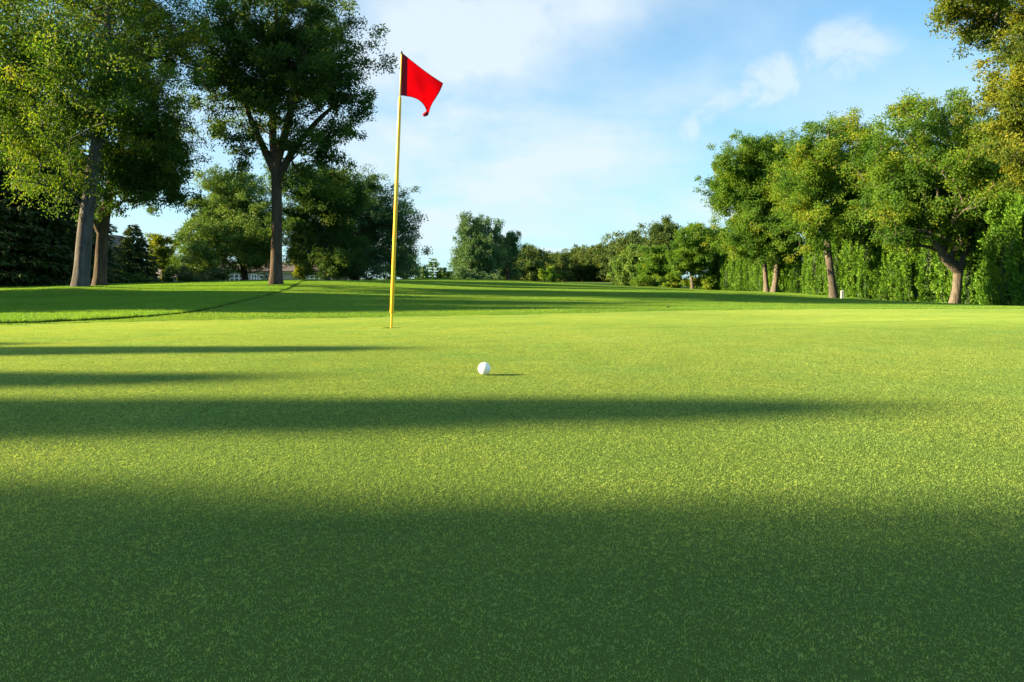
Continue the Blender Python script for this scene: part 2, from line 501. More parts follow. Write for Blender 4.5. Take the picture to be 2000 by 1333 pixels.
def grass_stuff(name, tiles, P, Nrm, seed, scale=None):
    r = R(seed)
    n = len(P)
    me = bpy.data.meshes.new(name)
    me.vertices.add(n)
    me.vertices.foreach_set("co", np.asarray(P, np.float32).ravel())
    rot = np.zeros((n, 3), np.float32)
    rot[:, 0] = np.arctan2(-Nrm[:, 1], Nrm[:, 2]) * 1.0
    rot[:, 1] = np.arctan2(Nrm[:, 0], np.hypot(Nrm[:, 1], Nrm[:, 2]))
    a = me.attributes.new("tilt", 'FLOAT_VECTOR', 'POINT'); a.data.foreach_set("vector", rot.ravel())
    spin = np.zeros((n, 3), np.float32); spin[:, 2] = r.integers(0, 4, n) * (math.pi / 2)
    a = me.attributes.new("spin", 'FLOAT_VECTOR', 'POINT'); a.data.foreach_set("vector", spin.ravel())
    a = me.attributes.new("pick", 'INT', 'POINT'); a.data.foreach_set("value", r.integers(0, len(tiles), n).astype(np.int32))
    o = bpy.data.objects.new(name, me)
    C.objects.link(o)
    g = bpy.data.node_groups.new(name + "_nodes", 'GeometryNodeTree')
    g.interface.new_socket("Geometry", in_out='INPUT', socket_type='NodeSocketGeometry')
    g.interface.new_socket("Geometry", in_out='OUTPUT', socket_type='NodeSocketGeometry')
    t = NT(g)
    gi = t.n("NodeGroupInput"); go = t.n("NodeGroupOutput")
    jn = t.n("GeometryNodeJoinGeometry")
    pick = t.n("GeometryNodeInputNamedAttribute", {0: "pick"}, data_type='INT').outputs[0]
    tilt = t.n("GeometryNodeInputNamedAttribute", {0: "tilt"}, data_type='FLOAT_VECTOR').outputs[0]
    spn = t.n("GeometryNodeInputNamedAttribute", {0: "spin"}, data_type='FLOAT_VECTOR').outputs[0]
    for k, tl in enumerate(tiles):
        oi = t.n("GeometryNodeObjectInfo", {'Object': tl})
        eq = t.n("FunctionNodeCompare", data_type='INT', operation='EQUAL')
        g.links.new(pick, eq.inputs[2]); eq.inputs[3].default_value = k
        ip = t.n("GeometryNodeInstanceOnPoints")
        g.links.new(gi.outputs[0], ip.inputs['Points'])
        g.links.new(eq.outputs[0], ip.inputs['Selection'])
        g.links.new(oi.outputs['Geometry'], ip.inputs['Instance'])
        g.links.new(tilt, ip.inputs['Rotation'])
        ri = t.n("GeometryNodeRotateInstances")
        g.links.new(ip.outputs[0], ri.inputs[0])
        g.links.new(spn, ri.inputs['Rotation'])
        g.links.new(ri.outputs[0], jn.inputs[0])
    g.links.new(jn.outputs[0], go.inputs[0])
    md = o.modifiers.new("blades", 'NODES'); md.node_group = g
    tag(o, kind="stuff")
    return o


def normals(x, y, e=0.15):
    dx = (ground(x + e, y) - ground(x - e, y)) / (2 * e)
    dy = (ground(x, y + e) - ground(x, y - e)) / (2 * e)
    n = np.stack([-dx, -dy, np.ones_like(dx)], -1)
    return n / np.linalg.norm(n, axis=1)[:, None]


def in_view(x, y, pad, side=0.86):
    return (np.abs(x) < side * np.maximum(y, 0) + pad) & (y > 0.1)


def build_grass():
    ts = 0.20
    tiles = [blade_tile("green_tile", ts, 21000, 0.0037, 0.00078, (60, 20), M['green'], k) for k in range(3)]
    x, y = np.meshgrid(np.arange(-10.1, 10.2, ts), np.arange(0.3, 12.6, ts))
    x, y = x.ravel(), y.ravel()
    k = in_view(x, y, 2.2, 1.1) & in_green(x, y, 0.12) & (np.hypot(x - CUP[0], y - CUP[1]) > 0.33)
    x, y = x[k], y[k]
    P = np.stack([x, y, ground(x, y) + 0.008], -1)
    small = [blade_tile("green_tile_small", 0.05, 1310, 0.0037, 0.00078, (60, 20), M['green'], k) for k in range(2)]
    sx, sy = np.meshgrid(np.arange(-0.55, 0.551, 0.05), np.arange(-0.55, 0.551, 0.05))
    sx, sy = sx.ravel() + CUP[0], sy.ravel() + CUP[1]
    rr = np.hypot(sx - CUP[0], sy - CUP[1])
    cov = np.zeros(len(sx), bool)
    near = np.hypot(x - CUP[0], y - CUP[1]) < 1.0
    for a, b in zip(x[near], y[near]):
        cov |= (np.abs(sx - a) < 0.1) & (np.abs(sy - b) < 0.1)
    kk = (rr > 0.088) & ~cov
    sx, sy = sx[kk], sy[kk]
    grass_stuff("green_grass", tiles, P, normals(x, y), 1)
    grass_stuff("cup_side_grass", small, np.stack([sx, sy, ground(sx, sy) + 0.008], -1), normals(sx, sy), 2)
    # fairway and apron
    ts = 1.0
    tiles = [blade_tile("fairway_tile", ts, 9000, 0.026, 0.0055, (38, 18), M['fair'], 10 + k) for k in range(3)]
    x, y = np.meshgrid(np.arange(-34, 34.1, ts), np.arange(0.5, 66, ts))
    x, y = x.ravel(), y.ravel()
    k = in_view(x, y, 4.0, 1.0) & ~in_green(x, y, -0.55) & (x > rough_edge(y) + 0.45)
    x, y = x[k], y[k]
    grass_stuff("fairway_grass", tiles, np.stack([x, y, ground(x, y) + 0.001], -1), normals(x, y), 3)
    # apron: fill the ring between green and the big tiles with small tiles
    st = 0.25
    tiles = [blade_tile("apron_tile", st, 1100, 0.016, 0.0032, (42, 18), M['fair'], 20 + k) for k in range(3)]
    x2, y2 = np.meshgrid(np.arange(-18, 18.01, st), np.arange(0.3, 40, st))
    x2, y2 = x2.ravel(), y2.ravel()
    k = in_view(x2, y2, 2.5, 1.1) & ~in_green(x2, y2, -0.06) & (x2 > rough_edge(y2) + 0.03) & (in_green(x2, y2, -1.6) | (x2 < rough_edge(y2) + 1.6))
    x2, y2 = x2[k], y2[k]
    grass_stuff("apron_grass", tiles, np.stack([x2, y2, ground(x2, y2) + 0.001], -1), normals(x2, y2), 4)
    # rough on the mound
    st = 0.5
    tiles = [blade_tile("rough_tile", st, 4200, 0.034, 0.0048, (38, 20), M['rough'], 30 + k) for k in range(3)]
    x3, y3 = np.meshgrid(np.arange(-34, 0, st), np.arange(5.7, 50, st))
    x3, y3 = x3.ravel(), y3.ravel()
    x3 = x3 + (rough_edge(y3) - np.round(rough_edge(y3) / st) * st) - 0.26
    k = in_view(x3, y3, 3.0, 1.0) & (x3 < rough_edge(y3) - 0.2) & ~in_green(x3, y3, -0.15)
    x3, y3 = x3[k], y3[k]
    grass_stuff("rough_grass", tiles, np.stack([x3, y3, ground(x3, y3) + 0.021], -1), normals(x3, y3), 5)


build_grass()


# ------------------------------------------------------------------ trees
def loft(pts, rad, sides=14, noise=0.06, seed=0, flare=0.0):
    pts = np.asarray(pts, float); rad = np.asarray(rad, float)
    t0 = np.linspace(0, 1, len(pts)); n = max(len(pts) * 4, 14)
    t = np.linspace(0, 1, n)
    P = np.stack([np.interp(t, t0, pts[:, i]) for i in range(3)], -1)
    for _ in range(3):
        P[1:-1] = 0.25 * P[:-2] + 0.5 * P[1:-1] + 0.25 * P[2:]
    rr = np.interp(t, t0, rad)
    T = np.gradient(P, axis=0); T /= np.linalg.norm(T, axis=1)[:, None]
    up = np.array([0.3, 1, 0.1]); A = np.cross(T, up); A /= np.linalg.norm(A, axis=1)[:, None]
    B = np.cross(T, A)
    a = np.linspace(0, 2 * np.pi, sides, endpoint=False)
    r = R(seed); ph = r.uniform(0, 6.28, 6)
    z = P[:, 2] - P[0, 2]
    lob = 1 + noise * (np.sin(3 * a[None] + ph[0] + z[:, None] * 0.8) + 0.6 * np.sin(5 * a[None] + ph[1] - z[:, None] * 1.7))
    fl = 1 + flare * np.exp(-z / (rad[0] * 1.3))[:, None] * (1 + 0.45 * np.sin(5 * a[None] + ph[2]))
    rad2 = rr[:, None] * lob * fl
    V = P[:, None] + A[:, None] * (np.cos(a)[None, :, None] * rad2[..., None]) + B[:, None] * (np.sin(a)[None, :, None] * rad2[..., None])
    i = np.arange(n * sides).reshape(n, sides); j = np.roll(i, -1, 1)
    Q = np.stack([i[:-1], j[:-1], j[1:], i[1:]], -1).reshape(-1, 4)
    return V.reshape(-1, 3), Q


def tubes(P0, P1, R0, R1, sides=5):
    P0, P1 = np.asarray(P0), np.asarray(P1)
    D = P1 - P0; L = np.linalg.norm(D, axis=1, keepdims=True); T = D / np.maximum(L, 1e-6)
    P1 = P1 + T * np.minimum(R1[:, None] * 0.6, L * 0.2)
    up = np.where(np.abs(T[:, 2:3]) > 0.9, np.array([[1.0, 0, 0]]), np.array([[0, 0, 1.0]]))
    A = np.cross(T, up); A /= np.linalg.norm(A, axis=1, keepdims=True); B = np.cross(T, A)
    a = np.linspace(0, 2 * np.pi, sides, endpoint=False)
    ring = A[:, None] * np.cos(a)[None, :, None] + B[:, None] * np.sin(a)[None, :, None]
    V = np.concatenate([P0[:, None] + ring * R0[:, None, None], P1[:, None] + ring * R1[:, None, None]], 1)
    k = np.arange(len(P0))[:, None, None] * (2 * sides)
    i = np.arange(sides); j = (i + 1) % sides
    Q = (k + np.stack([i, j, j + sides, i + sides], -1)[None]).reshape(-1, 4)
    return V.reshape(-1, 3), Q


def field(P, seed, scale):
    r = R(seed); v = np.zeros(len(P))
    for k in range(6):
        d = r.normal(size=3); d /= np.linalg.norm(d)
        v += np.sin(P @ d * (6.28 / (scale * r.uniform(0.6, 1.7))) + r.uniform(0, 6.28))
    return v / 6 ** 0.5


def branches(seed, trunk, tips, z0, r_tip=0.007, sag=0.10, climb=1.0):
    """joins every twig tip to the nearest convenient point of the growing skeleton"""
    r = R(seed)
    tp = np.array([p[:3] for p in trunk], float); tr = np.array([p[3] for p in trunk], float)
    seg = np.linalg.norm(np.diff(tp, axis=0), axis=1); s = np.concatenate([[0], np.cumsum(seg)])
    n = max(int(s[-1] / 0.3), 8); t = np.linspace(0, s[-1], n)
    N = np.stack([np.interp(t, s, tp[:, i]) for i in range(3)], -1)
    nr = np.interp(t, s, tr)
    ok = N[:, 2] > z0
    N, nr = N[ok], nr[ok]
    m0 = len(N)
    cap = m0 + 4 * len(tips) + 10
    node = np.zeros((cap, 3)); node[:m0] = N
    par = np.full(cap, -1, int); plen = np.zeros(cap)
    cnt = m0
    order = np.argsort(np.min(np.linalg.norm(tips[:, None] - N[None], axis=2), axis=1))
    tipid = []
    for i in order:
        p = tips[i]
        q = node[:cnt]
        d = np.linalg.norm(q - p, axis=1)
        dz = q[:, 2] - p[2]
        cost = d + 0.30 * plen[:cnt] + climb * np.maximum(0, dz + 0.35 * d)
        j = int(np.argmin(cost)); L = d[j]
        k = 1 if L < 0.7 else (2 if L < 1.8 else 3)
        last = j
        for u in range(1, k + 1):
            f = u / (k + 1)
            b = q[j] * (1 - f) + p * f + r.normal(0, 0.06 * L, 3)
            b[2] += sag * L * math.sin(math.pi * f)
            node[cnt] = b; par[cnt] = last; plen[cnt] = plen[last] + L / (k + 1); last = cnt; cnt += 1
        node[cnt] = p; par[cnt] = last; plen[cnt] = plen[last] + L / (k + 1); tipid.append(cnt); cnt += 1
    rad = np.zeros(cnt)
    acc = np.zeros(cnt); acc[tipid] = r_tip ** 2.2
    for c in range(cnt - 1, m0 - 1, -1):
        if acc[c] == 0: acc[c] = r_tip ** 2.2
        acc[par[c]] += acc[c] if par[c] >= m0 else 0
        rad[c] = acc[c] ** (1 / 2.2)
    ids = np.arange(m0, cnt)
    pr = np.where(par[ids] >= m0, rad[par[ids]], np.minimum(rad[ids] * 1.25, 0.8 * nr[np.clip(par[ids], 0, m0 - 1)]))
    lim = 0.75 * nr.max()
    P0, P1 = node[par[ids]], node[ids]
    return P0, P1, np.minimum(pr, lim), np.minimum(rad[ids], lim), node[np.array(tipid)], node[par[np.array(tipid)]]


def leaves(seed, tips, back, per, spread, ln, wd, droop, centre, tint0=0.5, tvar=0.2, flat=0.75, clump=1.6):
    """leaf blades (folded quads) round every twig tip"""
    r = R(seed)
    nt = len(tips)
    k = np.repeat(np.arange(nt), r.poisson(per * 1.2, nt))
    n = len(k)
    u = r.uniform(0.15, 1.05, n)[:, None]
    c = tips[k] * u + back[k] * (1 - u) * 0.6 + tips[k] * (1 - u) * 0.4
    sp = spread * r.uniform(0.6, 1.3, nt)[k][:, None]
    c = c + np.clip(r.normal(size=(n, 3)), -1.6, 1.6) * sp * np.array([1, 1, flat])
    out = c - centre; out /= np.linalg.norm(out, axis=1, keepdims=True) + 1e-6
    d = out * 0.5 + r.normal(size=(n, 3)) * 0.75 + np.array([0, 0, -droop])
    d /= np.linalg.norm(d, axis=1, keepdims=True)
    nn = np.array([0, 0, 0.7]) + out * 0.5 + r.normal(size=(n, 3)) * 0.75
    s = np.cross(d, nn); s /= np.linalg.norm(s, axis=1, keepdims=True) + 1e-6
    nn = np.cross(s, d)
    L = (ln * r.uniform(0.6, 1.35, n))[:, None]; Wd = (wd * r.uniform(0.7, 1.3, n))[:, None]
    tip = c + d * L + nn * (-0.12 * L)
    mid = c + d * L * 0.45 + nn * 0.14 * Wd
    V = np.stack([c, mid + s * Wd / 2, tip, mid - s * Wd / 2], 1).reshape(-1, 3)
    Q = np.arange(n * 4).reshape(n, 4)
    ct = tint0 + tvar * field(tips, seed + 7, clump)[k] + r.normal(0, 0.17, n)
    return V, Q, np.repeat(np.clip(ct, 0, 1), 4)


def tree(name, label, base, trunk, blobs, n_tips, per, mat, bark, seed, spread=0.42, ln=0.10, wd=0.05, droop=0.35, z0=None, gap=-0.55,
         gscale=2.2, tint0=0.45, tvar=0.22, group=None, cat="tree", shell=0.35, flat=0.75, r_tip=0.007, climb=1.0, flare=0.35, limbs=(), leafless=0.0):
    """trunk: [(x, y, z, r)] world; blobs: [(x, y, z, rx, ry, rz)] world. Two parts: trunk (with limbs) and crown."""
    r = R(seed)
    root = empty(name, base)
    tag(root, label, cat, group)
    B = np.array(blobs, float)
    vol = B[:, 3] * B[:, 4] * B[:, 5]
    pts = np.zeros((0, 3))
    while len(pts) < n_tips:
        k = r.choice(len(B), n_tips * 2, p=vol / vol.sum())
        v = r.normal(size=(len(k), 3)); v /= np.linalg.norm(v, axis=1, keepdims=True)
        rad = r.uniform(shell ** 2, 1, len(k)) ** 0.5
        p = B[k, :3] + v * rad[:, None] * B[k, 3:6]
        p = p[field(p, seed + 1, gscale) > gap + r.normal(0, 0.15, len(p))]
        pts = np.concatenate([pts, p])
    cr = 0.34 * float(np.mean(B[:, 3:6]))
    ncl = max(8, n_tips // 3)
    cc = pts[:ncl]
    pts = np.concatenate([cc, np.repeat(cc, 3, axis=0) + np.clip(r.normal(size=(ncl * 3, 3)), -1.7, 1.7) * (cr * np.repeat(r.uniform(0.55, 1.5, ncl), 3))[:, None] * np.array([1.0, 1.0, 0.8 if flat < 1 else 1.1])])
    spread = 0.43 * cr
    ln, wd = ln * 0.9, wd * 0.88
    zc = z0 if z0 is not None else trunk[0][2] + 0.35 * (trunk[-1][2] - trunk[0][2])
    alltr = list(trunk)
    P0, P1, R0, R1, tp, bk = branches(seed, trunk, pts, zc, r_tip=r_tip, climb=climb)
    parts = [loft([p[:3] for p in trunk], [p[3] for p in trunk], seed=seed, flare=flare), tubes(P0, P1, R0, R1)]
    for lb in limbs:
        parts.append(loft([p[:3] for p in lb], [p[3] for p in lb], sides=9, seed=seed))
    V, Q = join(parts)
    off = np.array(base)
    mesh_np("trunk", V - off, [Q], M[bark], root, smooth=True)
    centre = (B[:, :3] * vol[:, None]).sum(0) / vol.sum()
    V, Q, tn = leaves(seed + 3, tp, bk, per, spread, ln, wd, droop, centre, tint0, tvar, flat)
    mesh_np("crown", V - off, [Q], M[mat], root, tint=tn)
    return root


def ptrunk(Y, lst, dy=0.0):
    """trunk axis from photo columns/rows and widths at distance Y"""
    out = []
    for i, (px, py, w) in enumerate(lst):
        yy = Y + dy * i
        out.append((wx(px, yy), yy, wz(py, yy), w / 2 / F * yy))
    out[0] = (out[0][0], out[0][1], gz(out[0][0], out[0][1]) - 0.08, out[0][3])
    return out


def pblobs(Y, lst, depth=1.05):
    out = []
    for q, b in enumerate(lst):
        px, py, rx, ry = b[:4]
        # crowns are as deep as wide: lobes stand alternately before and behind the trunk
        dy = b[4] if len(b) > 4 else (-0.62, 0.62, 0.0, 0.9, -0.9)[q % 5] * 0.5 * (rx + ry) * Y / F
        yy = Y + dy
        s = yy / F
        out.append((wx(px, yy), yy, wz(py, yy), rx * s, depth * 0.5 * (rx + ry) * s, ry * s))
    return out


def ptree(name, label, Y, trunk, blobs, *a, depth=1.05, **k):
    t = ptrunk(Y, trunk)
    b = pblobs(Y, blobs, depth)
    return tree(name, label, (t[0][0], t[0][1], t[0][2] + 0.08), t, b, *a, **k)


def conifer(name, label, x, y, height, radius, seed, mat='spruce', bark='bark_dark', whorls=26, boughs=9, per=60, ln=0.16, wd=0.05, droop=0.35,
            low=0.06, power=0.85, upturn=0.25, tint0=0.4, group=None, cat="tree", ztop=None):
    r = R(seed)
    z = gz(x, y)
    root = empty(name, (x, y, z))
    tag(root, label, cat, group)
    P0, P1, R0, R1, C0, D0, S0 = [], [], [], [], [], [], []
    for i in range(whorls):
        f = low + (1 - low) * (i + r.uniform(-0.3, 0.3)) / whorls
        f = min(max(f, low), 0.985)
        L0 = radius * (1 - f) ** power
        nb = max(3, int(boughs * (0.55 + 0.45 * (1 - f))))
        a0 = r.uniform(0, 6.28)
        for b in range(nb):
            a = a0 + 6.283 * b / nb + r.normal(0, 0.2)
            L = L0 * r.uniform(0.72, 1.12) + 0.08
            h = np.array([math.cos(a), math.sin(a), 0])
            p0 = np.array([0, 0, f * height])
            dr = droop * r.uniform(0.6, 1.3) * (1.15 - f)
            m = p0 + h * L * 0.55 + np.array([0, 0, -dr * L * 0.5])
            e = p0 + h * L + np.array([0, 0, -dr * L * 0.72 + upturn * L * 0.2])
            P0 += [p0, m]; P1 += [m, e]
            rr = 0.010 + 0.012 * L
            R0 += [rr, rr * 0.7]; R1 += [rr * 0.7, 0.006]
            n = max(6, int(per * L / radius))
            u = r.uniform(0.12, 1.04, n) ** 0.8
            c = np.where(u[:, None] < 0.55, p0 + (m - p0) * (u / 0.55)[:, None], m + (e - m) * ((u - 0.55) / 0.45)[:, None])
            side = np.array([-h[1], h[0], 0])
            sw = L * 0.30 * np.sin(np.clip(u, 0, 1) * 2.6 + 0.3)
            c = c + side * (r.uniform(-1, 1, n) * sw)[:, None] + np.array([0, 0, 1]) * r.normal(-0.03, 0.05, n)[:, None]
            d = h * 0.8 + side * r.uniform(-0.9, 0.9, n)[:, None] + np.array([0, 0, 1]) * r.normal(-0.25, 0.3, n)[:, None]
            C0.append(c); D0.append(d); S0.append(np.full(n, r.normal(0, 0.16)))
    c, d, s0 = np.concatenate(C0), np.concatenate(D0), np.concatenate(S0)
    d /= np.linalg.norm(d, axis=1, keepdims=True)
    n = len(c)
    up = np.array([0, 0, 1.0]) + r.normal(size=(n, 3)) * 0.6
    s = np.cross(d, up); s /= np.linalg.norm(s, axis=1, keepdims=True)
    L = (ln * r.uniform(0.6, 1.3, n))[:, None]; w = (wd * r.uniform(0.7, 1.3, n))[:, None]
    V = np.stack([c, c + d * L * 0.4 + s * w / 2, c + d * L + np.array([0, 0, -0.1]) * L, c + d * L * 0.4 - s * w / 2], 1).reshape(-1, 3)
    tn = np.clip(tint0 + s0 + r.normal(0, 0.2, n), 0, 1)
    tr = loft([(0, 0, -0.05), (0, 0, height * 0.5), (0, 0, height * 0.985)], [0.02 * height + 0.03, 0.011 * height + 0.01, 0.012], sides=8, seed=seed)
    Vb, Qb = join([tr, tubes(np.array(P0), np.array(P1), np.array(R0), np.array(R1), 4)])
    mesh_np("trunk", Vb, [Qb], M[bark], root, smooth=True)
    mesh_np("crown", V, [np.arange(n * 4).reshape(n, 4)], M[mat], root, tint=np.repeat(tn, 4))
    return root


def copy_thing(root, loc, rz, sc, label, group=None):
    c = root.copy(); C.objects.link(c)
    c.location = loc; c.rotation_euler = (0, 0, rz); c.scale = sc
    c['label'] = label
    if group: c['group'] = group
    for ch in root.children:
        k = ch.copy(); C.objects.link(k); k.parent = c
    return c


# ---- left side
ptree("ash_tree", "tall ash with the pale grey leaning trunk at the left", 20,
      [(157, 562, 29), (166, 440, 26), (181, 330, 23), (197, 220, 18), (207, 110, 15), (212, 20, 11), (216, -60, 7), (218, -120, 4)],
      [(70, 40, 120, 110), (235, 30, 120, 110), (55, 200, 95, 110), (170, -20, 190, 60), (180, -90, 130, 60), (110, 325, 85, 60), (45, 330, 60, 50), (255, 170, 80, 110), (345, 70, 55, 80), (150, 150, 110, 120), (340, 165, 45, 60), (120, 260, 120, 70), (20, 100, 80, 120)],
      800, 86, 'ash', 'bark_grey', 101, spread=0.40, ln=0.10, wd=0.045, z0=2.5, gap=-0.4, gscale=1.7, shell=0.5, flare=0.22, group="big shade trees on the left")
ptree("ash_tree", "darker ash right behind the pale leaning trunk", 22.5,
      [(194, 556, 23), (199, 450, 20), (214, 370, 17), (238, 280, 14), (262, 180, 9), (280, 80, 5)],
      [(290, 290, 80, 80), (345, 250, 45, 100), (265, 365, 50, 42), (335, 370, 40, 35), (230, 330, 50, 70), (280, 180, 80, 80), (300, 80, 70, 80), (375, 210, 30, 60), (320, 310, 60, 60), (290, 385, 60, 28)],
      560, 90, 'oak', 'bark_dark', 102, spread=0.40, ln=0.10, wd=0.046, z0=2.0, gap=-0.55, gscale=1.8, tint0=0.55,
      limbs=[[(wx(200, 22.5), 22.5, wz(455, 22.5), 0.16), (wx(183, 22.2), 22.2, wz(425, 22.2), 0.11), (wx(176, 22), 22, wz(370, 22), 0.08), (wx(160, 21.8), 21.8, wz(300, 21.8), 0.05)]],
      group="big shade trees on the left")
ptree("maple_tree", "tall dark maple with a straight trunk nearest the flagstick on the left", 23.5,
      [(538, 546, 23), (541, 440, 20), (540, 350, 18), (532, 260, 14), (536, 160, 10), (540, 60, 7), (540, -30, 4)],
      [(470, 50, 75, 75), (600, 50, 80, 70), (555, 140, 130, 85), (465, 200, 65, 75), (655, 130, 70, 80), (655, 225, 70, 60), (700, 275, 42, 26), (590, 290, 70, 45), (430, 120, 50, 70), (560, 0, 110, 40), (440, 265, 62, 36), (470, 318, 45, 26), (590, 345, 65, 36), (650, 345, 52, 38), (430, 200, 40, 40), (540, 230, 70, 60), (690, 60, 30, 50), (630, 325, 60, 22), (500, 110, 90, 90)],
      800, 84, 'oak', 'bark_dark', 103, spread=0.40, ln=0.115, wd=0.052, z0=4.1, gap=-0.25, gscale=1.6, tint0=0.55,
      limbs=[[(wx(540, 23.5), 23.5, wz(350, 23.5), 0.16), (wx(575, 23.7), 23.7, wz(290, 23.7), 0.11), (wx(620, 23.9), 23.9, wz(235, 23.9), 0.08), (wx(660, 24.1), 24.1, wz(200, 24.1), 0.04)],
             [(wx(538, 23.5), 23.5, wz(330, 23.5), 0.14), (wx(560, 23.3), 23.3, wz(250, 23.3), 0.13), (wx(580, 23.1), 23.1, wz(170, 23.1), 0.08), (wx(600, 23.0), 23.0, wz(90, 23.0), 0.04)],
             [(wx(539, 23.5), 23.5, wz(340, 23.5), 0.16), (wx(510, 23.5), 23.5, wz(280, 23.5), 0.11), (wx(480, 23.5), 23.5, wz(210, 23.5), 0.07), (wx(465, 23.5), 23.5, wz(130, 23.5), 0.04)]],
      group="big shade trees on the left")
# dark evergreens behind the leaning trunk
for i, (px, Y, hgt, rad, lab) in enumerate((
        (-30, 27.5, 9.5, 2.9, "dark spruce at the very left edge of the lawn"),
        (52, 29, 8.2, 2.5, "dark spruce between the edge spruce and the pale leaning trunk"),
        (118, 32, 7.6, 2.5, "dark spruce standing directly left of the pale leaning trunk"),
        (35, 43, 13.5, 3.4, "very tall added spruce far behind the left edge spruces, casting shade on the far crest"),  # extra tree, added so its shadow falls across the distant crest
        (140, 49, 12.5, 3.2, "tall added spruce far behind the pale leaning trunk, casting shade on the far crest"),  # second added tree, hidden by foliage, put in for its shadow
        (-110, 33, 11.0, 3.2, "tallest spruce rising behind the left edge evergreens"))):
    conifer("spruce_tree", lab, wx(px, Y), Y, hgt, rad, 200 + i, whorls=32, boughs=13, per=130, ln=0.24, wd=0.09, droop=0.55, low=0.02, power=0.65, tint0=0.35,
            group="dark evergreens at the left edge")
conifer("spruce_tree", "small pointed spruce standing alone in front of the blue gable", wx(260, 46), 46, 4.35, 1.95, 210, whorls=24, boughs=13, per=95, ln=0.24, wd=0.10,
        droop=0.35, low=0.02, power=0.8, tint0=0.5)
conifer("spruce_tree", "dark slender spruce between the trunks and the blue gable", wx(208, 50), 50, 3.3, 1.3, 211, whorls=20, boughs=11, per=80, ln=0.24, wd=0.08, droop=0.4, tint0=0.3)


def bush(name, label, px, Y, w, h, mat, seed, n=60, per=40, ln=0.14, wd=0.07, tint0=0.4, group=None, cat="shrub", bark='bark_dark'):
    x = wx(px, Y); z = gz(x, Y)
    tr = [(x, Y, z - 0.05, 0.05), (x + 0.05, Y, z + h * 0.4, 0.035), (x, Y, z + h * 0.75, 0.015)]
    bl = [(x, Y, z + h * 0.48, w * 0.5, w * 0.45, h * 0.5), (x - w * 0.2, Y, z + h * 0.35, w * 0.33, w * 0.33, h * 0.35), (x + w * 0.22, Y, z + h * 0.33, w * 0.3, w * 0.3, h * 0.33)]
    return tree(name, label, (x, Y, z), tr, bl, n, per, mat, bark, seed, spread=0.16 * (w + h) / 2, ln=ln, wd=wd, z0=z + 0.05, gap=-1.2, tint0=tint0, group=group, cat=cat, shell=0.5)


for i, (px, w, h, mt, lab) in enumerate((
        (350, 2.6, 1.35, 'spruce', "low dark juniper mound below the pale green maple's left side"),
        (395, 2.9, 1.15, 'spruce', "low dark juniper mound just left of the sunroom windows"),
        (300, 2.3, 1.0, 'oak', "low dark shrub in front of the grey low roof"),
        (232, 2.0, 1.1, 'oak', "brownish low shrub right of the dark second trunk"))):
    bush("low_shrub", lab, px, 44, w, h, mt, 220 + i, tint0=0.35, group="shrubs along the left house fronts")

ptree("maple_tree", "pale green broad tree left of the dark straight trunk", 55,
      [(482, 549, 13), (470, 490, 10), (455, 420, 7), (430, 360, 3)],
      [(430, 480, 80, 55), (440, 425, 62, 50), (485, 400, 40, 50), (465, 450, 60, 60), (400, 520, 40, 22), (515, 450, 34, 70), (520, 498, 30, 28), (415, 375, 32, 34), (482, 440, 45, 60), (495, 488, 40, 32), (385, 455, 36, 44), (440, 506, 50, 20), (400, 345, 14, 16), (470, 370, 40, 40), (382, 500, 34, 26), (410, 525, 50, 18), (500, 470, 40, 50), (362, 480, 22, 30), (440, 390, 50, 45)],
      900, 92, 'pine', 'bark_dark', 230, spread=0.34, ln=0.20, wd=0.085, z0=0.6, gap=-1.4, droop=0.15, tint0=0.62, r_tip=0.009)
ptree("pine_tree", "wide dark tree right of the straight trunk behind the flagstick", 58,
      [(694, 549, 15), (690, 500, 11), (685, 430, 8), (690, 360, 4)],
      [(630, 450, 50, 75), (690, 420, 60, 70), (735, 400, 36, 50), (742, 470, 55, 60), (650, 500, 70, 35), (775, 440, 32, 40), (600, 490, 34, 40), (700, 500, 60, 34), (785, 492, 26, 34), (720, 360, 22, 26), (765, 410, 34, 45), (792, 450, 20, 40), (760, 524, 60, 22), (660, 516, 50, 22), (700, 530, 60, 16), (660, 400, 50, 60)],
      950, 66, 'poplar', 'bark_tan', 231, spread=0.36, ln=0.20, wd=0.085, z0=0.4, gap=-1.4, droop=0.0, tint0=0.36, r_tip=0.010,
      limbs=[[(wx(690, 58), 58, wz(546, 58), 0.18), (wx(672, 58), 58, wz(520, 58), 0.12), (wx(655, 58), 58, wz(480, 58), 0.07)]])
ptree("pine_tree", "dark tree top hanging low behind the straight trunk", 50,
      [(640, 548, 10), (636, 470, 8), (630, 390, 5), (630, 330, 2)],
      [(630, 365, 55, 40), (590, 400, 40, 45), (665, 395, 45, 45), (630, 430, 50, 40), (650, 340, 36, 22), (570, 350, 50, 34), (700, 380, 36, 40), (600, 470, 44, 50), (660, 480, 50, 50), (650, 508, 50, 24), (572, 430, 32, 60), (572, 490, 32, 30)],
      680, 66, 'oak', 'bark_dark', 232, spread=0.34, ln=0.18, wd=0.08, z0=2.5, gap=-1.2, tint0=0.42)
ptree("pine_tree", "small dark tree just right of the flagstick", 75,
      [(788, 549, 6), (788, 520, 5), (790, 480, 3)], [(788, 515, 28, 30), (795, 488, 15, 16), (775, 530, 26, 18), (806, 532, 16, 16)], 170, 50, 'poplar', 'bark_dark', 233,
      spread=0.35, ln=0.22, wd=0.10, z0=0.5, gap=-1.2, tint0=0.3)
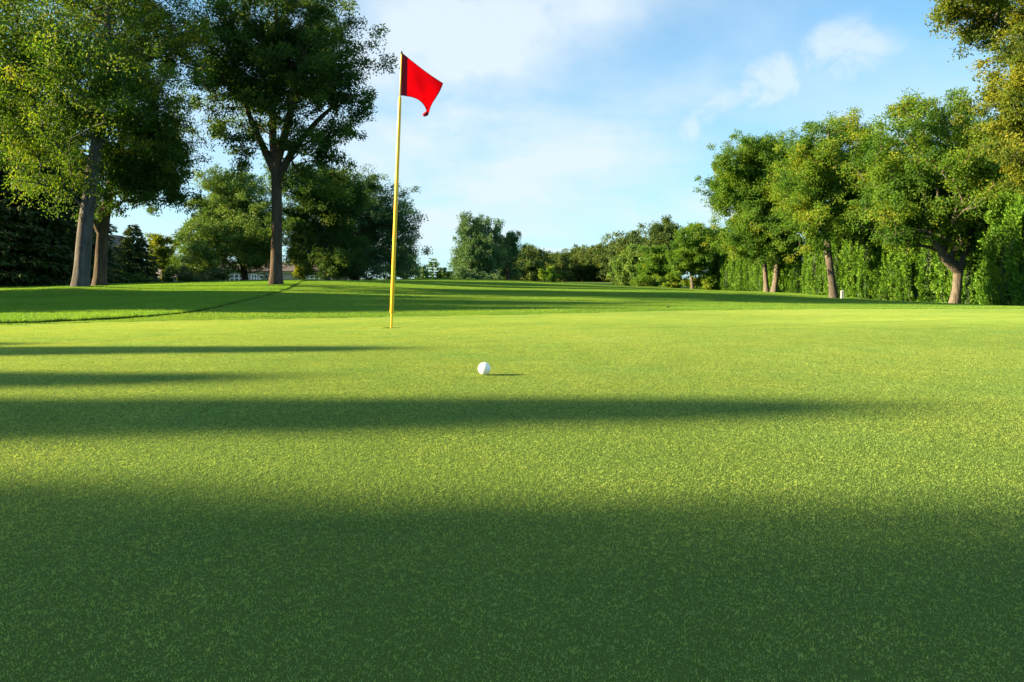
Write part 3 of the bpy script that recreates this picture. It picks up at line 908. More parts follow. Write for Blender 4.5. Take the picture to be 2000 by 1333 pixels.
ptree("ornamental_tree", "small yellow green tree between the pointed spruce and the pale green tree", 62,
      [(318, 551, 5), (318, 510, 4), (316, 465, 2)], [(312, 485, 24, 26), (330, 500, 26, 22), (302, 470, 12, 14), (338, 480, 14, 16), (322, 520, 30, 16)], 200, 50, 'gold', 'bark_dark', 234,
      spread=0.30, ln=0.19, wd=0.09, z0=0.3, gap=-1.2, tint0=0.45)
ptree("ornamental_tree", "small yellow green tree right of the straight trunk's foot", 64,
      [(586, 550, 4), (585, 530, 3), (586, 508, 2)], [(585, 520, 15, 20), (592, 532, 14, 12)], 80, 46, 'gold', 'bark_dark', 235, spread=0.28, ln=0.18, wd=0.09, z0=0.2, gap=-1.2, tint0=0.5)
for i, (px, h, w, lab) in enumerate(((846, 3.5, 1.3, "tallest of the three little conifers right of the flagstick"), (824, 2.5, 1.3, "little sunlit conifer nearest the flagstick"),
                                     (866, 2.2, 1.1, "little dark conifer nearest the poplar clump"))):
    conifer("little_conifer", lab, wx(px, 88), 88, h, w, 240 + i, mat='pine', whorls=11, boughs=7, per=40, ln=0.36, wd=0.15, droop=0.1, low=0.03, power=0.7, upturn=0.8, tint0=0.5, group="three little conifers")

# poplar clump in the middle distance
ptree("poplar_tree", "upright many stemmed poplar clump standing alone mid distance", 105,
      [(945, 549, 9), (944, 510, 8), (942, 470, 5), (938, 435, 2)],
      [(909, 452, 8, 30), (928, 448, 8, 28), (949, 440, 8, 26), (968, 454, 7, 24), (925, 497, 24, 30), (955, 498, 25, 32), (905, 520, 22, 26), (935, 530, 40, 18), (898, 500, 14, 12), (938, 475, 20, 22)],
      620, 56, 'poplar', 'bark_dark', 250, spread=0.42, ln=0.30, wd=0.14, z0=0.5, gap=-1.0, droop=-0.5, tint0=0.55, flat=1.3, r_tip=0.012,
      limbs=[[(wx(940, 105), 105, wz(540, 105), 0.2), (wx(915, 105), 105, wz(490, 105), 0.14), (wx(910, 105), 105, wz(440, 105), 0.05)],
             [(wx(950, 105), 105, wz(540, 105), 0.2), (wx(962, 105), 105, wz(490, 105), 0.14), (wx(968, 105), 105, wz(440, 105), 0.05)]])
ptree("poplar_tree", "shorter round topped poplar joined to the right of the clump", 108,
      [(992, 549, 7), (992, 510, 6), (994, 470, 3)],
      [(995, 475, 16, 20), (1000, 500, 16, 22), (982, 495, 13, 28), (990, 528, 22, 16)], 240, 54, 'poplar', 'bark_dark', 251, spread=0.42, ln=0.30, wd=0.14, z0=0.5, gap=-1.0, droop=-0.2, tint0=0.45, flat=1.1)
for i, (px, Y, w, h, mt, lab) in enumerate((
        (905, 100, 3.8, 1.8, 'poplar', "pale bush at the left foot of the poplar clump"), (945, 100, 4.2, 1.6, 'poplar', "pale bush below the middle of the poplar clump"),
        (878, 102, 2.6, 1.1, 'gold', "low yellow green bush left of the poplar clump"), (1070, 120, 3.0, 2.6, 'maple', "bright young shrub in front of the far woodland"),
        (990, 112, 3.6, 1.5, 'wood', "dark bush below the shorter poplar"))):
    bush("far_bush", lab, px, Y, w, h, mt, 260 + i, n=70, per=34, ln=0.30, wd=0.15, tint0=0.55, group="bushes on the far edge of the fairway")

# far woodland across the end of the fairway
protos = []
for k in range(4):
    x = 6.0 + k; y = 150.0; z = gz(x, y)
    r = R(300 + k)
    bl = [(x, y, z + 4.6, 2.9, 2.9, 2.6), (x - 1.2, y, z + 3.2, 2.4, 2.4, 2.4), (x + 1.3, y + 0.3, z + 3.4, 2.2, 2.2, 2.4), (x + r.uniform(-1, 1), y, z + 6.0, 1.6, 1.6, 1.5), (x, y - 0.6, z + 1.8, 2.8, 2.4, 1.7)]
    protos.append(tree("woodland_tree", "far woodland tree", (x, y, z), [(x, y, z - 0.1, 0.2), (x, y, z + 3, 0.14), (x + 0.2, y, z + 5.8, 0.05)], bl, 300, 50, 'wood', 'bark_dark', 300 + k,
                       spread=0.5, ln=0.42, wd=0.22, z0=z + 0.6, gap=-1.3, tint0=0.42 + 0.06 * k, tvar=0.2, r_tip=0.012))
order = ["first", "second", "third", "fourth", "fifth", "sixth", "seventh", "eighth", "ninth", "tenth", "eleventh", "twelfth", "thirteenth", "fourteenth", "fifteenth", "sixteenth"]
r = R(77)
fw = [(1010, 140, .78), (1031, 138, .92), (1052, 150, .86), (1072, 158, .9), (1092, 146, .78), (1108, 165, 1.02), (1127, 170, 1.0), (1146, 152, .96), (1163, 160, 1.08), (1180, 150, 1.05),
      (1198, 145, 1.1), (1213, 165, 1.2), (1060, 175, .9), (1095, 180, 1.0), (1140, 185, 1.05), (1030, 170, .85)]
for i, (px, Y, sc) in enumerate(sorted(fw)):
    x = wx(px, Y); loc = (x, Y, gz(x, Y) - 0.3)
    lab = "rounded far woodland tree, %s counted rightwards from the poplar clump" % order[i]
    rz = r.uniform(0, 6.28); s3 = (sc * r.uniform(.95, 1.15), sc * r.uniform(.95, 1.15), sc * r.uniform(.92, 1.08))
    if i < 4:
        p = protos[i]; p.location = loc; p.rotation_euler = (0, 0, rz); p.scale = s3; p['label'] = lab; p['group'] = "far woodland trees"
    else:
        copy_thing(protos[i % 4], loc, rz, s3, lab, "far woodland trees")

# round trees on the right middle distance
ptree("maple_tree", "big dark rounded tree at the right end of the far woodland", 96,
      [(1232, 560, 9), (1232, 520, 7), (1236, 470, 4)], [(1240, 480, 36, 30), (1222, 500, 30, 34), (1252, 510, 34, 40), (1214, 530, 22, 26)], 420, 54, 'wood', 'bark_dark', 310, spread=0.5, ln=0.30, wd=0.15,
      z0=0.6, gap=-1.1, tint0=0.4, group="round trees left of the hedge")
ptree("maple_tree", "tallest of the round trees with a dark domed top left of the hedge", 86,
      [(1297, 562, 8), (1296, 520, 7), (1296, 450, 4)], [(1296, 452, 27, 28), (1286, 490, 26, 36), (1306, 490, 24, 34), (1290, 530, 30, 28)], 460, 54, 'wood', 'bark_dark', 311, spread=0.42, ln=0.27, wd=0.13,
      z0=0.5, gap=-1.1, tint0=0.42, group="round trees left of the hedge")
ptree("maple_tree", "pale olive bushy tree in front of the big dark rounded tree", 80,
      [(1238, 563, 6), (1238, 535, 5), (1240, 500, 3)], [(1238, 508, 30, 26), (1222, 530, 24, 24), (1252, 532, 24, 24), (1232, 550, 32, 12), (1275, 545, 14, 16)], 380, 52, 'pine', 'bark_dark', 312, spread=0.36, ln=0.25, wd=0.12,
      z0=0.3, gap=-1.1, tint0=0.6, group="round trees left of the hedge")
ptree("maple_tree", "olive bushy tree below the tallest round tree", 76,
      [(1283, 564, 6), (1283, 535, 4), (1285, 500, 3)], [(1283, 505, 22, 24), (1275, 530, 24, 22), (1296, 530, 18, 22)], 280, 52, 'maple', 'bark_dark', 313, spread=0.34, ln=0.23, wd=0.11,
      z0=0.4, gap=-1.0, tint0=0.4, group="round trees left of the hedge")
ptree("maple_tree", "young tree with a thin pale trunk left of the hedge end", 66,
      [(1353, 568, 7), (1350, 540, 5), (1348, 500, 4), (1350, 455, 2)], [(1350, 465, 26, 26), (1335, 495, 26, 30), (1366, 495, 30, 32), (1352, 520, 36, 18), (1330, 520, 18, 14)], 380, 56, 'maple', 'bark_tan', 314,
      spread=0.32, ln=0.20, wd=0.10, z0=0.8, gap=-0.9, tint0=0.45, group="round trees left of the hedge")
ptree("maple_tree", "pale topped tree rising behind the hedge's left end", 84,
      [(1395, 563, 7), (1395, 520, 6), (1395, 460, 3)], [(1395, 465, 26, 26), (1380, 490, 26, 34), (1412, 475, 22, 26), (1400, 520, 30, 34)], 360, 54, 'maple', 'bark_dark', 315, spread=0.42, ln=0.26, wd=0.13,
      z0=0.6, gap=-1.1, tint0=0.55, group="round trees left of the hedge")
for i, (px, Y, w, h, lab) in enumerate(((1378, 66, 2.6, 1.7, "bright shrub between the thin pale trunk and the hedge"), (1318, 68, 2.4, 1.3, "bright shrub left of the thin pale trunk"),
                                        (1262, 74, 3.0, 1.2, "low pale shrub in front of the olive bushy tree"))):
    bush("low_shrub", lab, px, Y, w, h, 'maple', 270 + i, n=80, per=40, ln=0.2, wd=0.10, tint0=0.6, group="low shrubs left of the hedge")

# ---- arborvitae hedge on the right: every column is a plant of its own
HX = 19.6


def arbor_mesh(k, height=4.6, rad=0.62, n=4600, pw=0.62):
    n = int(n * 2.2)
    r = R(400 + k)
    u = r.uniform(0, 1, n) ** 0.9
    ns = 13
    st = r.integers(0, ns, n)
    a = 2 * np.pi * (st + 0.35 * np.sin(u * 7 + st * 2.1)) / ns + r.normal(0, 0.13, n)
    prof = np.clip(np.minimum(1.0, 1.5 * (1 - u) ** pw) * (0.86 + 0.14 * np.clip(u * 8, 0, 1)), 0.05, 1)
    ph = r.uniform(0, 6.28, 8)
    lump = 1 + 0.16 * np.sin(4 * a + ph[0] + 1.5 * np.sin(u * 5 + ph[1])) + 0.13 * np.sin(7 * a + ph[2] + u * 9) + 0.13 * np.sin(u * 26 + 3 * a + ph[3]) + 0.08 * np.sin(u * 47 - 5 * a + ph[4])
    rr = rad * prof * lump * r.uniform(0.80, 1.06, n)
    c = np.stack([rr * np.cos(a), rr * np.sin(a), u * height * 0.97], -1)
    o = np.stack([np.cos(a), np.sin(a), np.zeros(n)], -1)
    d = o * 0.55 + np.array([0, 0, 0.75]) + r.normal(size=(n, 3)) * 0.35
    d /= np.linalg.norm(d, axis=1, keepdims=True)
    s = np.cross(d, o + r.normal(size=(n, 3)) * 0.8); s /= np.linalg.norm(s, axis=1, keepdims=True)
    L = (0.125 * r.uniform(0.6, 1.3, n))[:, None]; w = (0.052 * r.uniform(0.7, 1.3, n))[:, None]
    V = np.stack([c - d * L * .3, c + s * w / 2 + d * L * .2, c + d * L * 0.7, c - s * w / 2 + d * L * .2], 1).reshape(-1, 3)
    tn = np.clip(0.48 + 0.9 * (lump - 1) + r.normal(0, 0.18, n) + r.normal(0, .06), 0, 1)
    tr = loft([(0, 0, -0.1), (0, 0, height * 0.45), (0, 0, height * 0.92)], [rad * 0.62, rad * 0.58, 0.03], sides=10, noise=0.12, seed=k)
    return V, np.repeat(tn, 4), tr


def arborvitae(label, x, y, height, rad, k, group, n=4600, pw=0.62):
    z = gz(x, y)
    root = empty("arborvitae", (x, y, z))
    tag(root, label, "arborvitae", group)
    V, tn, tr = arbor_mesh(k, height, rad, n, pw)
    mesh_np("inner_core", tr[0], [tr[1]], M['spruce'], root, tint=np.full(len(tr[0]), 0.1))  # added solid core in darkest green, closes see-through gaps and blocks sunlight
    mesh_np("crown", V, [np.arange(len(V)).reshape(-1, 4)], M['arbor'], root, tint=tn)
    return root


HY_ = np.concatenate([np.arange(26.2, 50, 0.90), np.arange(50.2, 69, 1.10)])
marks = [(29.7, "forked trunk"), (39.0, "single pale trunk"), (52.0, "twin trunks")]
hproto = []
count = {}
r = R(55)
for i, y in enumerate(HY_):
    px = 1000 + HX / y * F
    ref = min(marks, key=lambda m: abs(m[0] - y) / m[0])
    side = "right" if y < ref[0] else "left"
    count.setdefault((ref[1], side), []).append(i)
lab_of = {}
for (nm, side), ids in count.items():
    ids = ids[::-1] if side == "right" else ids
    for q, i in enumerate(ids):
        lab_of[i] = "bright green arborvitae column of the hedge, %s to the %s of the %s" % (order[q] if q < 16 else "farthest", side, nm)
for i, y in enumerate(HY_):
    x = HX + r.normal(0, 0.20) + 0.25 * math.sin(y * 0.7)
    sc = (r.uniform(.8, 1.15), r.uniform(.8, 1.15), r.uniform(.84, 1.12) * (1.12 if y < 31 else 1.0))
    if i < 5:
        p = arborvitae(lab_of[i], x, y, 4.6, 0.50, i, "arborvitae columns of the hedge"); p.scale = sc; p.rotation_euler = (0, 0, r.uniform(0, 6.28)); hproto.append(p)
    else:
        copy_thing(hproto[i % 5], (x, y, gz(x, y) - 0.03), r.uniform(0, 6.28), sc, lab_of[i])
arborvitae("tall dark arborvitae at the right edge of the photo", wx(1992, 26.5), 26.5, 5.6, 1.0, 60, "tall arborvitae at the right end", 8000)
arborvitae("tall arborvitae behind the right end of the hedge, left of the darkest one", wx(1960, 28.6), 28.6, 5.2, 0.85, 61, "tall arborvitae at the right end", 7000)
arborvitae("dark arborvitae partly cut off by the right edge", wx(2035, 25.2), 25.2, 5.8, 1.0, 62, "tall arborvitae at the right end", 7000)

# ---- trees in front of the hedge
ptree("linden_tree", "forked tree with thick tan trunk in front of the hedge", 29.7,
      [(1863, 596, 21), (1868, 570, 17), (1870, 545, 16), (1872, 522, 16)],
      [(1760, 270, 60, 70), (1830, 250, 60, 60), (1740, 350, 60, 60), (1830, 340, 80, 70), (1910, 300, 60, 80), (1780, 420, 65, 45), (1730, 440, 40, 40), (1860, 430, 55, 50), (1930, 400, 40, 55), (1800, 215, 30, 28), (1880, 220, 45, 50), (1800, 470, 60, 30), (1715, 400, 40, 60), (1720, 320, 40, 60), (1870, 340, 80, 90), (1930, 330, 50, 80), (1800, 390, 90, 70), (1760, 230, 40, 34), (1900, 460, 60, 40)],
      1000, 72, 'maple', 'bark_tan', 320, spread=0.36, ln=0.115, wd=0.062, z0=-5.0, gap=-0.9, gscale=1.9, tint0=0.52, tvar=0.26, flare=0.15, shell=0.3,
      limbs=[[(wx(1870, 29.7), 29.7, wz(530, 29.7), 0.19), (wx(1845, 29.6), 29.6, wz(508, 29.6), 0.16), (wx(1832, 29.5), 29.5, wz(480, 29.5), 0.13), (wx(1812, 29.4), 29.4, wz(450, 29.4), 0.12), (wx(1808, 29.3), 29.3, wz(400, 29.3), 0.09), (wx(1800, 29.3), 29.3, wz(340, 29.3), 0.06), (wx(1790, 29.3), 29.3, wz(280, 29.3), 0.03)],
             [(wx(1872, 29.7), 29.7, wz(528, 29.7), 0.17), (wx(1886, 29.8), 29.8, wz(500, 29.8), 0.13), (wx(1890, 29.9), 29.9, wz(460, 29.9), 0.10), (wx(1900, 30), 30, wz(400, 30), 0.07), (wx(1905, 30), 30, wz(320, 30), 0.03)],
             [(wx(1886, 29.8), 29.8, wz(504, 29.8), 0.09), (wx(1915, 29.8), 29.8, wz(462, 29.8), 0.07), (wx(1936, 29.7), 29.7, wz(440, 29.7), 0.04)],
             [(wx(1812, 29.4), 29.4, wz(452, 29.4), 0.07), (wx(1770, 29.3), 29.3, wz(450, 29.3), 0.05), (wx(1730, 29.2), 29.2, wz(470, 29.2), 0.03)]],
      group="trees in front of the hedge")
ptree("linden_tree", "tree with a single slim pale trunk in the middle of the hedge", 39,
      [(1629, 584, 16), (1624, 545, 13), (1618, 500, 13), (1614, 450, 11), (1606, 380, 9), (1612, 320, 6), (1620, 250, 3)],
      [(1600, 290, 60, 60), (1655, 260, 42, 52), (1580, 350, 60, 55), (1650, 340, 60, 55), (1600, 420, 70, 45), (1575, 450, 40, 40), (1640, 420, 50, 40), (1560, 300, 36, 40), (1650, 225, 26, 18), (1690, 350, 36, 60), (1575, 480, 24, 20), (1615, 340, 75, 80), (1700, 300, 40, 50), (1560, 390, 36, 50), (1690, 420, 40, 40)],
      900, 78, 'maple', 'bark_tan', 321, spread=0.38, ln=0.135, wd=0.072, z0=2.6, gap=-0.85, gscale=2.0, tint0=0.60, tvar=0.24, climb=1.2,
      limbs=[[(wx(1614, 39), 39, wz(450, 39), 0.15), (wx(1590, 39), 39, wz(400, 39), 0.10), (wx(1570, 39), 39, wz(330, 39), 0.05)],
             [(wx(1612, 39), 39, wz(430, 39), 0.13), (wx(1640, 39), 39, wz(380, 39), 0.09), (wx(1655, 39), 39, wz(300, 39), 0.04)]],
      group="trees in front of the hedge")
ptree("linden_tree", "left tree of the twin trunks before the hedge, leaning left", 51,
      [(1498, 571, 10), (1495, 540, 9), (1493, 505, 8), (1480, 440, 6), (1455, 370, 5), (1440, 310, 2)],
      [(1440, 310, 42, 42), (1410, 360, 34, 40), (1460, 370, 50, 50), (1425, 400, 36, 24), (1480, 440, 55, 36), (1440, 460, 36, 30), (1470, 300, 30, 30), (1450, 490, 40, 18)],
      700, 68, 'maple', 'bark_tan', 322, spread=0.42, ln=0.165, wd=0.085, z0=2.2, gap=-0.9, gscale=2.2, tint0=0.45, group="trees in front of the hedge")
ptree("linden_tree", "right tree of the twin trunks before the hedge, upright", 50,
      [(1511, 573, 12), (1516, 540, 10), (1519, 505, 9), (1520, 440, 7), (1518, 360, 5), (1512, 300, 2)],
      [(1515, 300, 36, 34), (1540, 340, 40, 50), (1500, 370, 45, 50), (1530, 420, 50, 40), (1500, 470, 45, 30), (1550, 460, 36, 32), (1490, 310, 28, 36)],
      680, 68, 'maple', 'bark_tan', 323, spread=0.42, ln=0.165, wd=0.085, z0=2.2, gap=-0.9, gscale=2.2, tint0=0.45, group="trees in front of the hedge")
ptree("linden_tree", "golden leaved tree reaching in from the upper right corner", 22.5,
      [(2085, 615, 34), (2075, 500, 30), (2060, 380, 26), (2045, 260, 20), (2030, 140, 14), (2010, 20, 9), (1990, -80, 5)],
      [(2000, 140, 80, 80), (2080, 60, 110, 110), (1990, 250, 75, 60), (1900, 40, 70, 40), (1960, -60, 110, 70), (2090, 250, 100, 110), (1935, 195, 40, 30), (1875, 15, 45, 26), (2020, 330, 60, 45), (1915, 110, 40, 24)],
      900, 85, 'gold', 'bark_grey', 324, spread=0.30, ln=0.105, wd=0.060, z0=3.0, gap=-0.45, gscale=1.7, tint0=0.46, tvar=0.26)
ptree("maple_tree", "dark tree behind the hedge between the forked and single trunks", 46,
      [(1720, 590, 14), (1720, 480, 11), (1722, 360, 5)], [(1720, 400, 45, 70), (1750, 330, 45, 55), (1700, 470, 50, 40), (1770, 440, 55, 50), (1680, 430, 50, 60), (1640, 470, 50, 40)], 600, 66, 'oak', 'bark_dark', 325, spread=0.45, ln=0.16, wd=0.085,
      z0=1.0, gap=-0.9, tint0=0.5, group="trees behind the hedge")
ptree("maple_tree", "dark tree behind the hedge at its right end", 36,
      [(1960, 590, 16), (1958, 450, 12), (1956, 330, 5)], [(1950, 300, 55, 70), (1985, 380, 45, 80), (1930, 420, 50, 50), (1975, 250, 45, 50)], 420, 66, 'oak', 'bark_dark', 326, spread=0.42, ln=0.14, wd=0.075,
      z0=1.0, gap=-0.9, tint0=0.5, group="trees behind the hedge")

# ---- trees beside the green, left of the frame: they cast the long shadows that lie across the grass
LX = -19.0


def shade_y(Y):
    return Y + LX * math.tan(AZ)


for i, (Y, hgt, rad, lab) in enumerate((
        (1.75, 6.46, 0.335, "slender arborvitae left of the green casting the long shadow band before the ball"),
        (2.42, 5.90, 0.32, "slender arborvitae left of the green casting the short shadow level with the ball"),
        (3.50, 5.98, 0.40, "slender arborvitae left of the green casting the tapering shadow behind the ball"),
        (4.00, 5.30, 0.38, "slender arborvitae left of the green casting the thin farthest shadow on the green"))):
    arborvitae(lab, LX, shade_y(Y), hgt, rad, 70 + i, "slender arborvitae left of the green", 5200, 0.43)
def shade_tree(name, label, x, y, blobs, hgt, seed, n=420, per=60, mat='oak', spread=0.5, group=None):
    z = gz(x, y)
    tr = [(x, y, z - 0.1, 0.30), (x, y, z + hgt * 0.35, 0.22), (x + 0.2, y, z + hgt * 0.9, 0.06)]
    return tree(name, label, (x, y, z), tr, [(x + a, y + b, z + c, rx, ry, rz) for a, b, c, rx, ry, rz in blobs], n, per, mat, 'bark_dark', seed, spread=spread, ln=0.16, wd=0.09,
                z0=z + hgt * 0.2, gap=-1.4, group=group, shell=0.2)


for i, (Y, hgt, rad, lab) in enumerate((
        (0.34, 6.75, 1.55, "broad arborvitae left of the green whose shade covers the nearest grass"),
        (0.02, 9.2, 1.05, "tall arborvitae behind the broad one, left of the green"),
        (-0.95, 9.8, 1.40, "tallest arborvitae at the near end, left of the green"))):
    arborvitae(lab, LX, shade_y(Y), hgt, rad, 90 + i, "tall evergreens left of the green", 11000)
for i, (mx, my, lab) in enumerate(((-20.5, 10.9, "nearest round maple left of the apron, whose shade lies behind the flagstick"),
                                    (-21.0, 13.6, "middle round maple left of the apron, between two others"),
                                    (-21.5, 16.3, "farthest round maple left of the apron, next to the mound"))):
    shade_tree("maple_tree", lab, mx, my,
               [(a, b, c * (0.90, 1.0, 0.80)[i], d, e, f * (0.90, 1.0, 0.80)[i]) for a, b, c, d, e, f in
                ((0, 0, 3.4, 2.3, 1.7, 2.3), (0, 0.5, 2.4, 2.0, 1.6, 1.5), (0, -0.4, 4.6, 2, 1.5, 1.6), (0.3, 0.3, 5.7, 1.7, 1.1, 1.2), (0.4, 0, 6.6, 1.2, 0.7, 0.8))], (5.9, 6.6, 5.3)[i], 82 + i, n=620, per=70,
               group="round maples left of the apron")
shade_tree("maple_tree", "tall maple behind the left edge shading the straight trunked maple", -28.0, 33.5,
           [(0, 0, 7, 3.6, 3.4, 3.4), (0, 1.2, 10, 3.4, 3.2, 3), (0.5, -0.8, 4.5, 3.2, 3, 2.4), (0, 0, 12.5, 2.4, 2.4, 1.8)], 13.5, 88, n=760, group="tall maples beyond the left edge")

# ------------------------------------------------------------------ houses behind the mound
M['siding_blue'] = flat_mat("blue_siding", (0.10, 0.13, 0.19), 0.7)
M['siding_beige'] = flat_mat("beige_siding", (0.42, 0.36, 0.31), 0.7)
M['white_paint'] = flat_mat("white_paint", (0.78, 0.78, 0.76), 0.5)
M['shingle'] = flat_mat("roof_shingles", (0.085, 0.075, 0.072), 0.85, var=0.35, scale=2.0)
M['shingle_light'] = flat_mat("grey_roof_shingles", (0.17, 0.165, 0.17), 0.85, var=0.3, scale=2.0)
M['pane'] = flat_mat("window_pane", (0.025, 0.028, 0.032), 0.12, 0.5, 0.05)
M['brick_wall'] = flat_mat("brown_wall", (0.10, 0.065, 0.055), 0.8)


def slab(name, P, thick, mat, parent, off):
    """roof slope: a quad with thickness"""
    P = np.array(P, float)
    nrm = np.cross(P[1] - P[0], P[3] - P[0]); nrm /= np.linalg.norm(nrm)
    V = np.concatenate([P, P - nrm * thick])
    Q = np.array([(0, 1, 2, 3), (7, 6, 5, 4), (0, 4, 5, 1), (1, 5, 6, 2), (2, 6, 7, 3), (3, 7, 4, 0)])
    return mesh_np(name, V - off, [Q], M[mat], parent)


def window(parent, off, x0, x1, z0, z1, y, nx, nz, fr=0.09):
    parts = [box(x0, x1, y - 0.07, y - 0.002, z1 - fr, z1), box(x0, x1, y - 0.07, y - 0.002, z0, z0 + fr)]
    for i in range(nx + 1):
        c = x0 + (x1 - x0) * i / nx
        c = min(max(c, x0 + fr / 2), x1 - fr / 2)
        parts.append(box(c - fr / 2, c + fr / 2, y - 0.075, y - 0.003, z0 + fr, z1 - fr))
    for j in range(1, nz):
        c = z0 + (z1 - z0) * j / nz
        for i in range(nx):
            a = x0 + (x1 - x0) * i / nx + fr * 0.55; b = x0 + (x1 - x0) * (i + 1) / nx - fr * 0.55
            parts.append(box(a, b, y - 0.068, y - 0.004, c - fr * 0.35, c + fr * 0.35))
    V, Q = join(parts)
    w = mesh_np("window", V - off, [Q], M['white_paint'], parent)
    for i in range(nx):
        for j in range(nz):
            a = x0 + (x1 - x0) * i / nx + fr * 0.4; b = x0 + (x1 - x0) * (i + 1) / nx - fr * 0.4
            c = z0 + (z1 - z0) * j / nz + fr * 0.25; d = z0 + (z1 - z0) * (j + 1) / nz - fr * 0.25
            V, Q = box(a, b, y - 0.03, y - 0.012, c, d)
            mesh_np("pane", V - off, [Q], M['pane'], w)
    return w


def gable_house(name, label, x0, x1, y0, y1, zb, ze, zr, along_x, wall, roof, over=0.4):
    off = np.array([(x0 + x1) / 2, (y0 + y1) / 2, zb])
    root = empty(name, off)
    tag(root, label, "house", "houses behind the mound")
    xm, ym = (x0 + x1) / 2, (y0 + y1) / 2
    if along_x:
        V = [(x0, y0, zb), (x1, y0, zb), (x1, y1, zb), (x0, y1, zb), (x0, y0, ze), (x1, y0, ze), (x1, y1, ze), (x0, y1, ze), (x0, ym, zr), (x1, ym, zr)]
        Q = [(0, 1, 5, 4), (2, 3, 7, 6), (0, 4, 7, 3), (1, 2, 6, 5)]
        T = [(4, 8, 7), (5, 6, 9)]
        s = (zr - ze) / (ym - y0)
        A = [(x0 - over, y0 - over, ze - s * over + .1), (x1 + over, y0 - over, ze - s * over + .1), (x1 + over, ym, zr + .1), (x0 - over, ym, zr + .1)]
        Bq = [(x1 + over, y1 + over, ze - s * over + .1), (x0 - over, y1 + over, ze - s * over + .1), (x0 - over, ym + .002, zr + .1), (x1 + over, ym + .002, zr + .1)]
    else:
        V = [(x0, y0, zb), (x1, y0, zb), (x1, y1, zb), (x0, y1, zb), (x0, y0, ze), (x1, y0, ze), (x1, y1, ze), (x0, y1, ze), (xm, y0, zr), (xm, y1, zr)]
        Q = [(0, 1, 5, 4), (2, 3, 7, 6), (0, 4, 7, 3), (1, 2, 6, 5)]
        T = [(4, 5, 8), (6, 7, 9)]
        s = (zr - ze) / (xm - x0)
        A = [(x0 - over, y1 + over, ze - s * over + .1), (x0 - over, y0 - over, ze - s * over + .1), (xm, y0 - over, zr + .1), (xm, y1 + over, zr + .1)]
        Bq = [(x1 + over, y0 - over, ze - s * over + .1), (x1 + over, y1 + over, ze - s * over + .1), (xm + .002, y1 + over, zr + .1), (xm + .002, y0 - over, zr + .1)]
    mesh_np("wall", np.array(V) - off, [Q, T], M[wall], root)
    slab("roof", A, 0.09, roof, root, off)
    slab("roof", Bq, 0.09, roof, root, off)
    return root, off


Yh = 74.0
xb0, xb1 = wx(150, Yh), wx(238, Yh)
h1, o1 = gable_house("gabled_house", "blue sided house with a dark gable behind the small pointed spruce", xb0, xb1, Yh, Yh + 4, -1.5, wz(487, Yh), wz(458, Yh), False, 'siding_blue', 'shingle')
V, Q = join([box(xb0 + .05, xb1 - .05, Yh - 0.05, Yh - 0.003, wz(500, Yh) - .06, wz(500, Yh) + .06)])
mesh_np("trim_board", V - o1, [Q], M['shingle'], h1)
window(h1, o1, wx(226, Yh), wx(238, Yh), wz(514, Yh), wz(505, Yh), Yh, 2, 1)
h2, o2 = gable_house("low_house", "low house with a grey roof between the small spruce and the pale green tree", wx(262, 72), wx(372, 72), 72, 79, -1.5, wz(541, 72), wz(513, 76), True, 'siding_blue', 'shingle_light')
window(h2, o2, wx(290, 72), wx(306, 72), wz(552, 72), wz(544, 72), 72, 2, 1)
Yh = 76.0
h3, o3 = gable_house("long_house", "long beige house with white framed windows under the pale green tree", wx(412, Yh), wx(655, Yh), Yh, Yh + 9, -1.5, wz(530, Yh), wz(514, Yh + 4.5), True, 'siding_beige', 'shingle')
for a, b, z0, z1, nx, nz in ((440, 476, 553, 535, 4, 2), (490, 503, 553, 535, 2, 2), (506, 526, 553, 537, 2, 2), (604, 634, 551, 538, 3, 2)):
    window(h3, o3, wx(a, Yh), wx(b, Yh), wz(z0, Yh), wz(z1, Yh), Yh, nx, nz, 0.13)
V, Q = box(wx(411, Yh), wx(656, Yh), Yh - 0.05, Yh - 0.004, wz(533.4, Yh), wz(530.6, Yh))
mesh_np("fascia", V - o3, [Q], M['white_paint'], h3)

# ------------------------------------------------------------------ flagstick in its cup
M['yellow'] = flat_mat("yellow_fibreglass", (0.78, 0.46, 0.012), 0.38, 0.5, 0.06, 3.0)
M['cup'] = flat_mat("cup_liner", (0.72, 0.72, 0.70), 0.5)
M['black'] = flat_mat("black_cap", (0.02, 0.02, 0.022), 0.5)


def cloth_mat(name, col, trans):
    m, t, p, out = new_mat(name)
    tc = t.n("ShaderNodeTexCoord").outputs['Object']
    n = t.noise(tc, 14, 3, 0.6)
    c = t.mix(n, tuple(v * 0.9 for v in col), col)
    m.node_tree.links.new(c, p.inputs['Base Color'])
    p.inputs['Roughness'].default_value = 0.75
    p.inputs['Specular IOR Level'].default_value = 0.15
    tr = t.n("ShaderNodeBsdfTranslucent", {0: c})
    mx = t.n("ShaderNodeMixShader", {0: trans, 1: p.outputs[0], 2: tr.outputs[0]})
    m.node_tree.links.new(mx.outputs[0], out.inputs[0])
    return m


M['flag'] = cloth_mat("red_cloth", (0.72, 0.003, 0.020), 0.60)
M['hem'] = cloth_mat("red_hem", (0.24, 0.003, 0.018), 0.06)


def lathe(prof, sides=20, cap=True):
    prof = np.array(prof, float)
    a = np.linspace(0, 2 * np.pi, sides, endpoint=False)
    V = np.stack([prof[:, :1] * np.cos(a), prof[:, :1] * np.sin(a), np.repeat(prof[:, 1:2], sides, 1)], -1)
    n = len(prof); i = np.arange(n * sides).reshape(n, sides); j = np.roll(i, -1, 1)
    return V.reshape(-1, 3), np.stack([i[:-1], j[:-1], j[1:], i[1:]], -1).reshape(-1, 4)


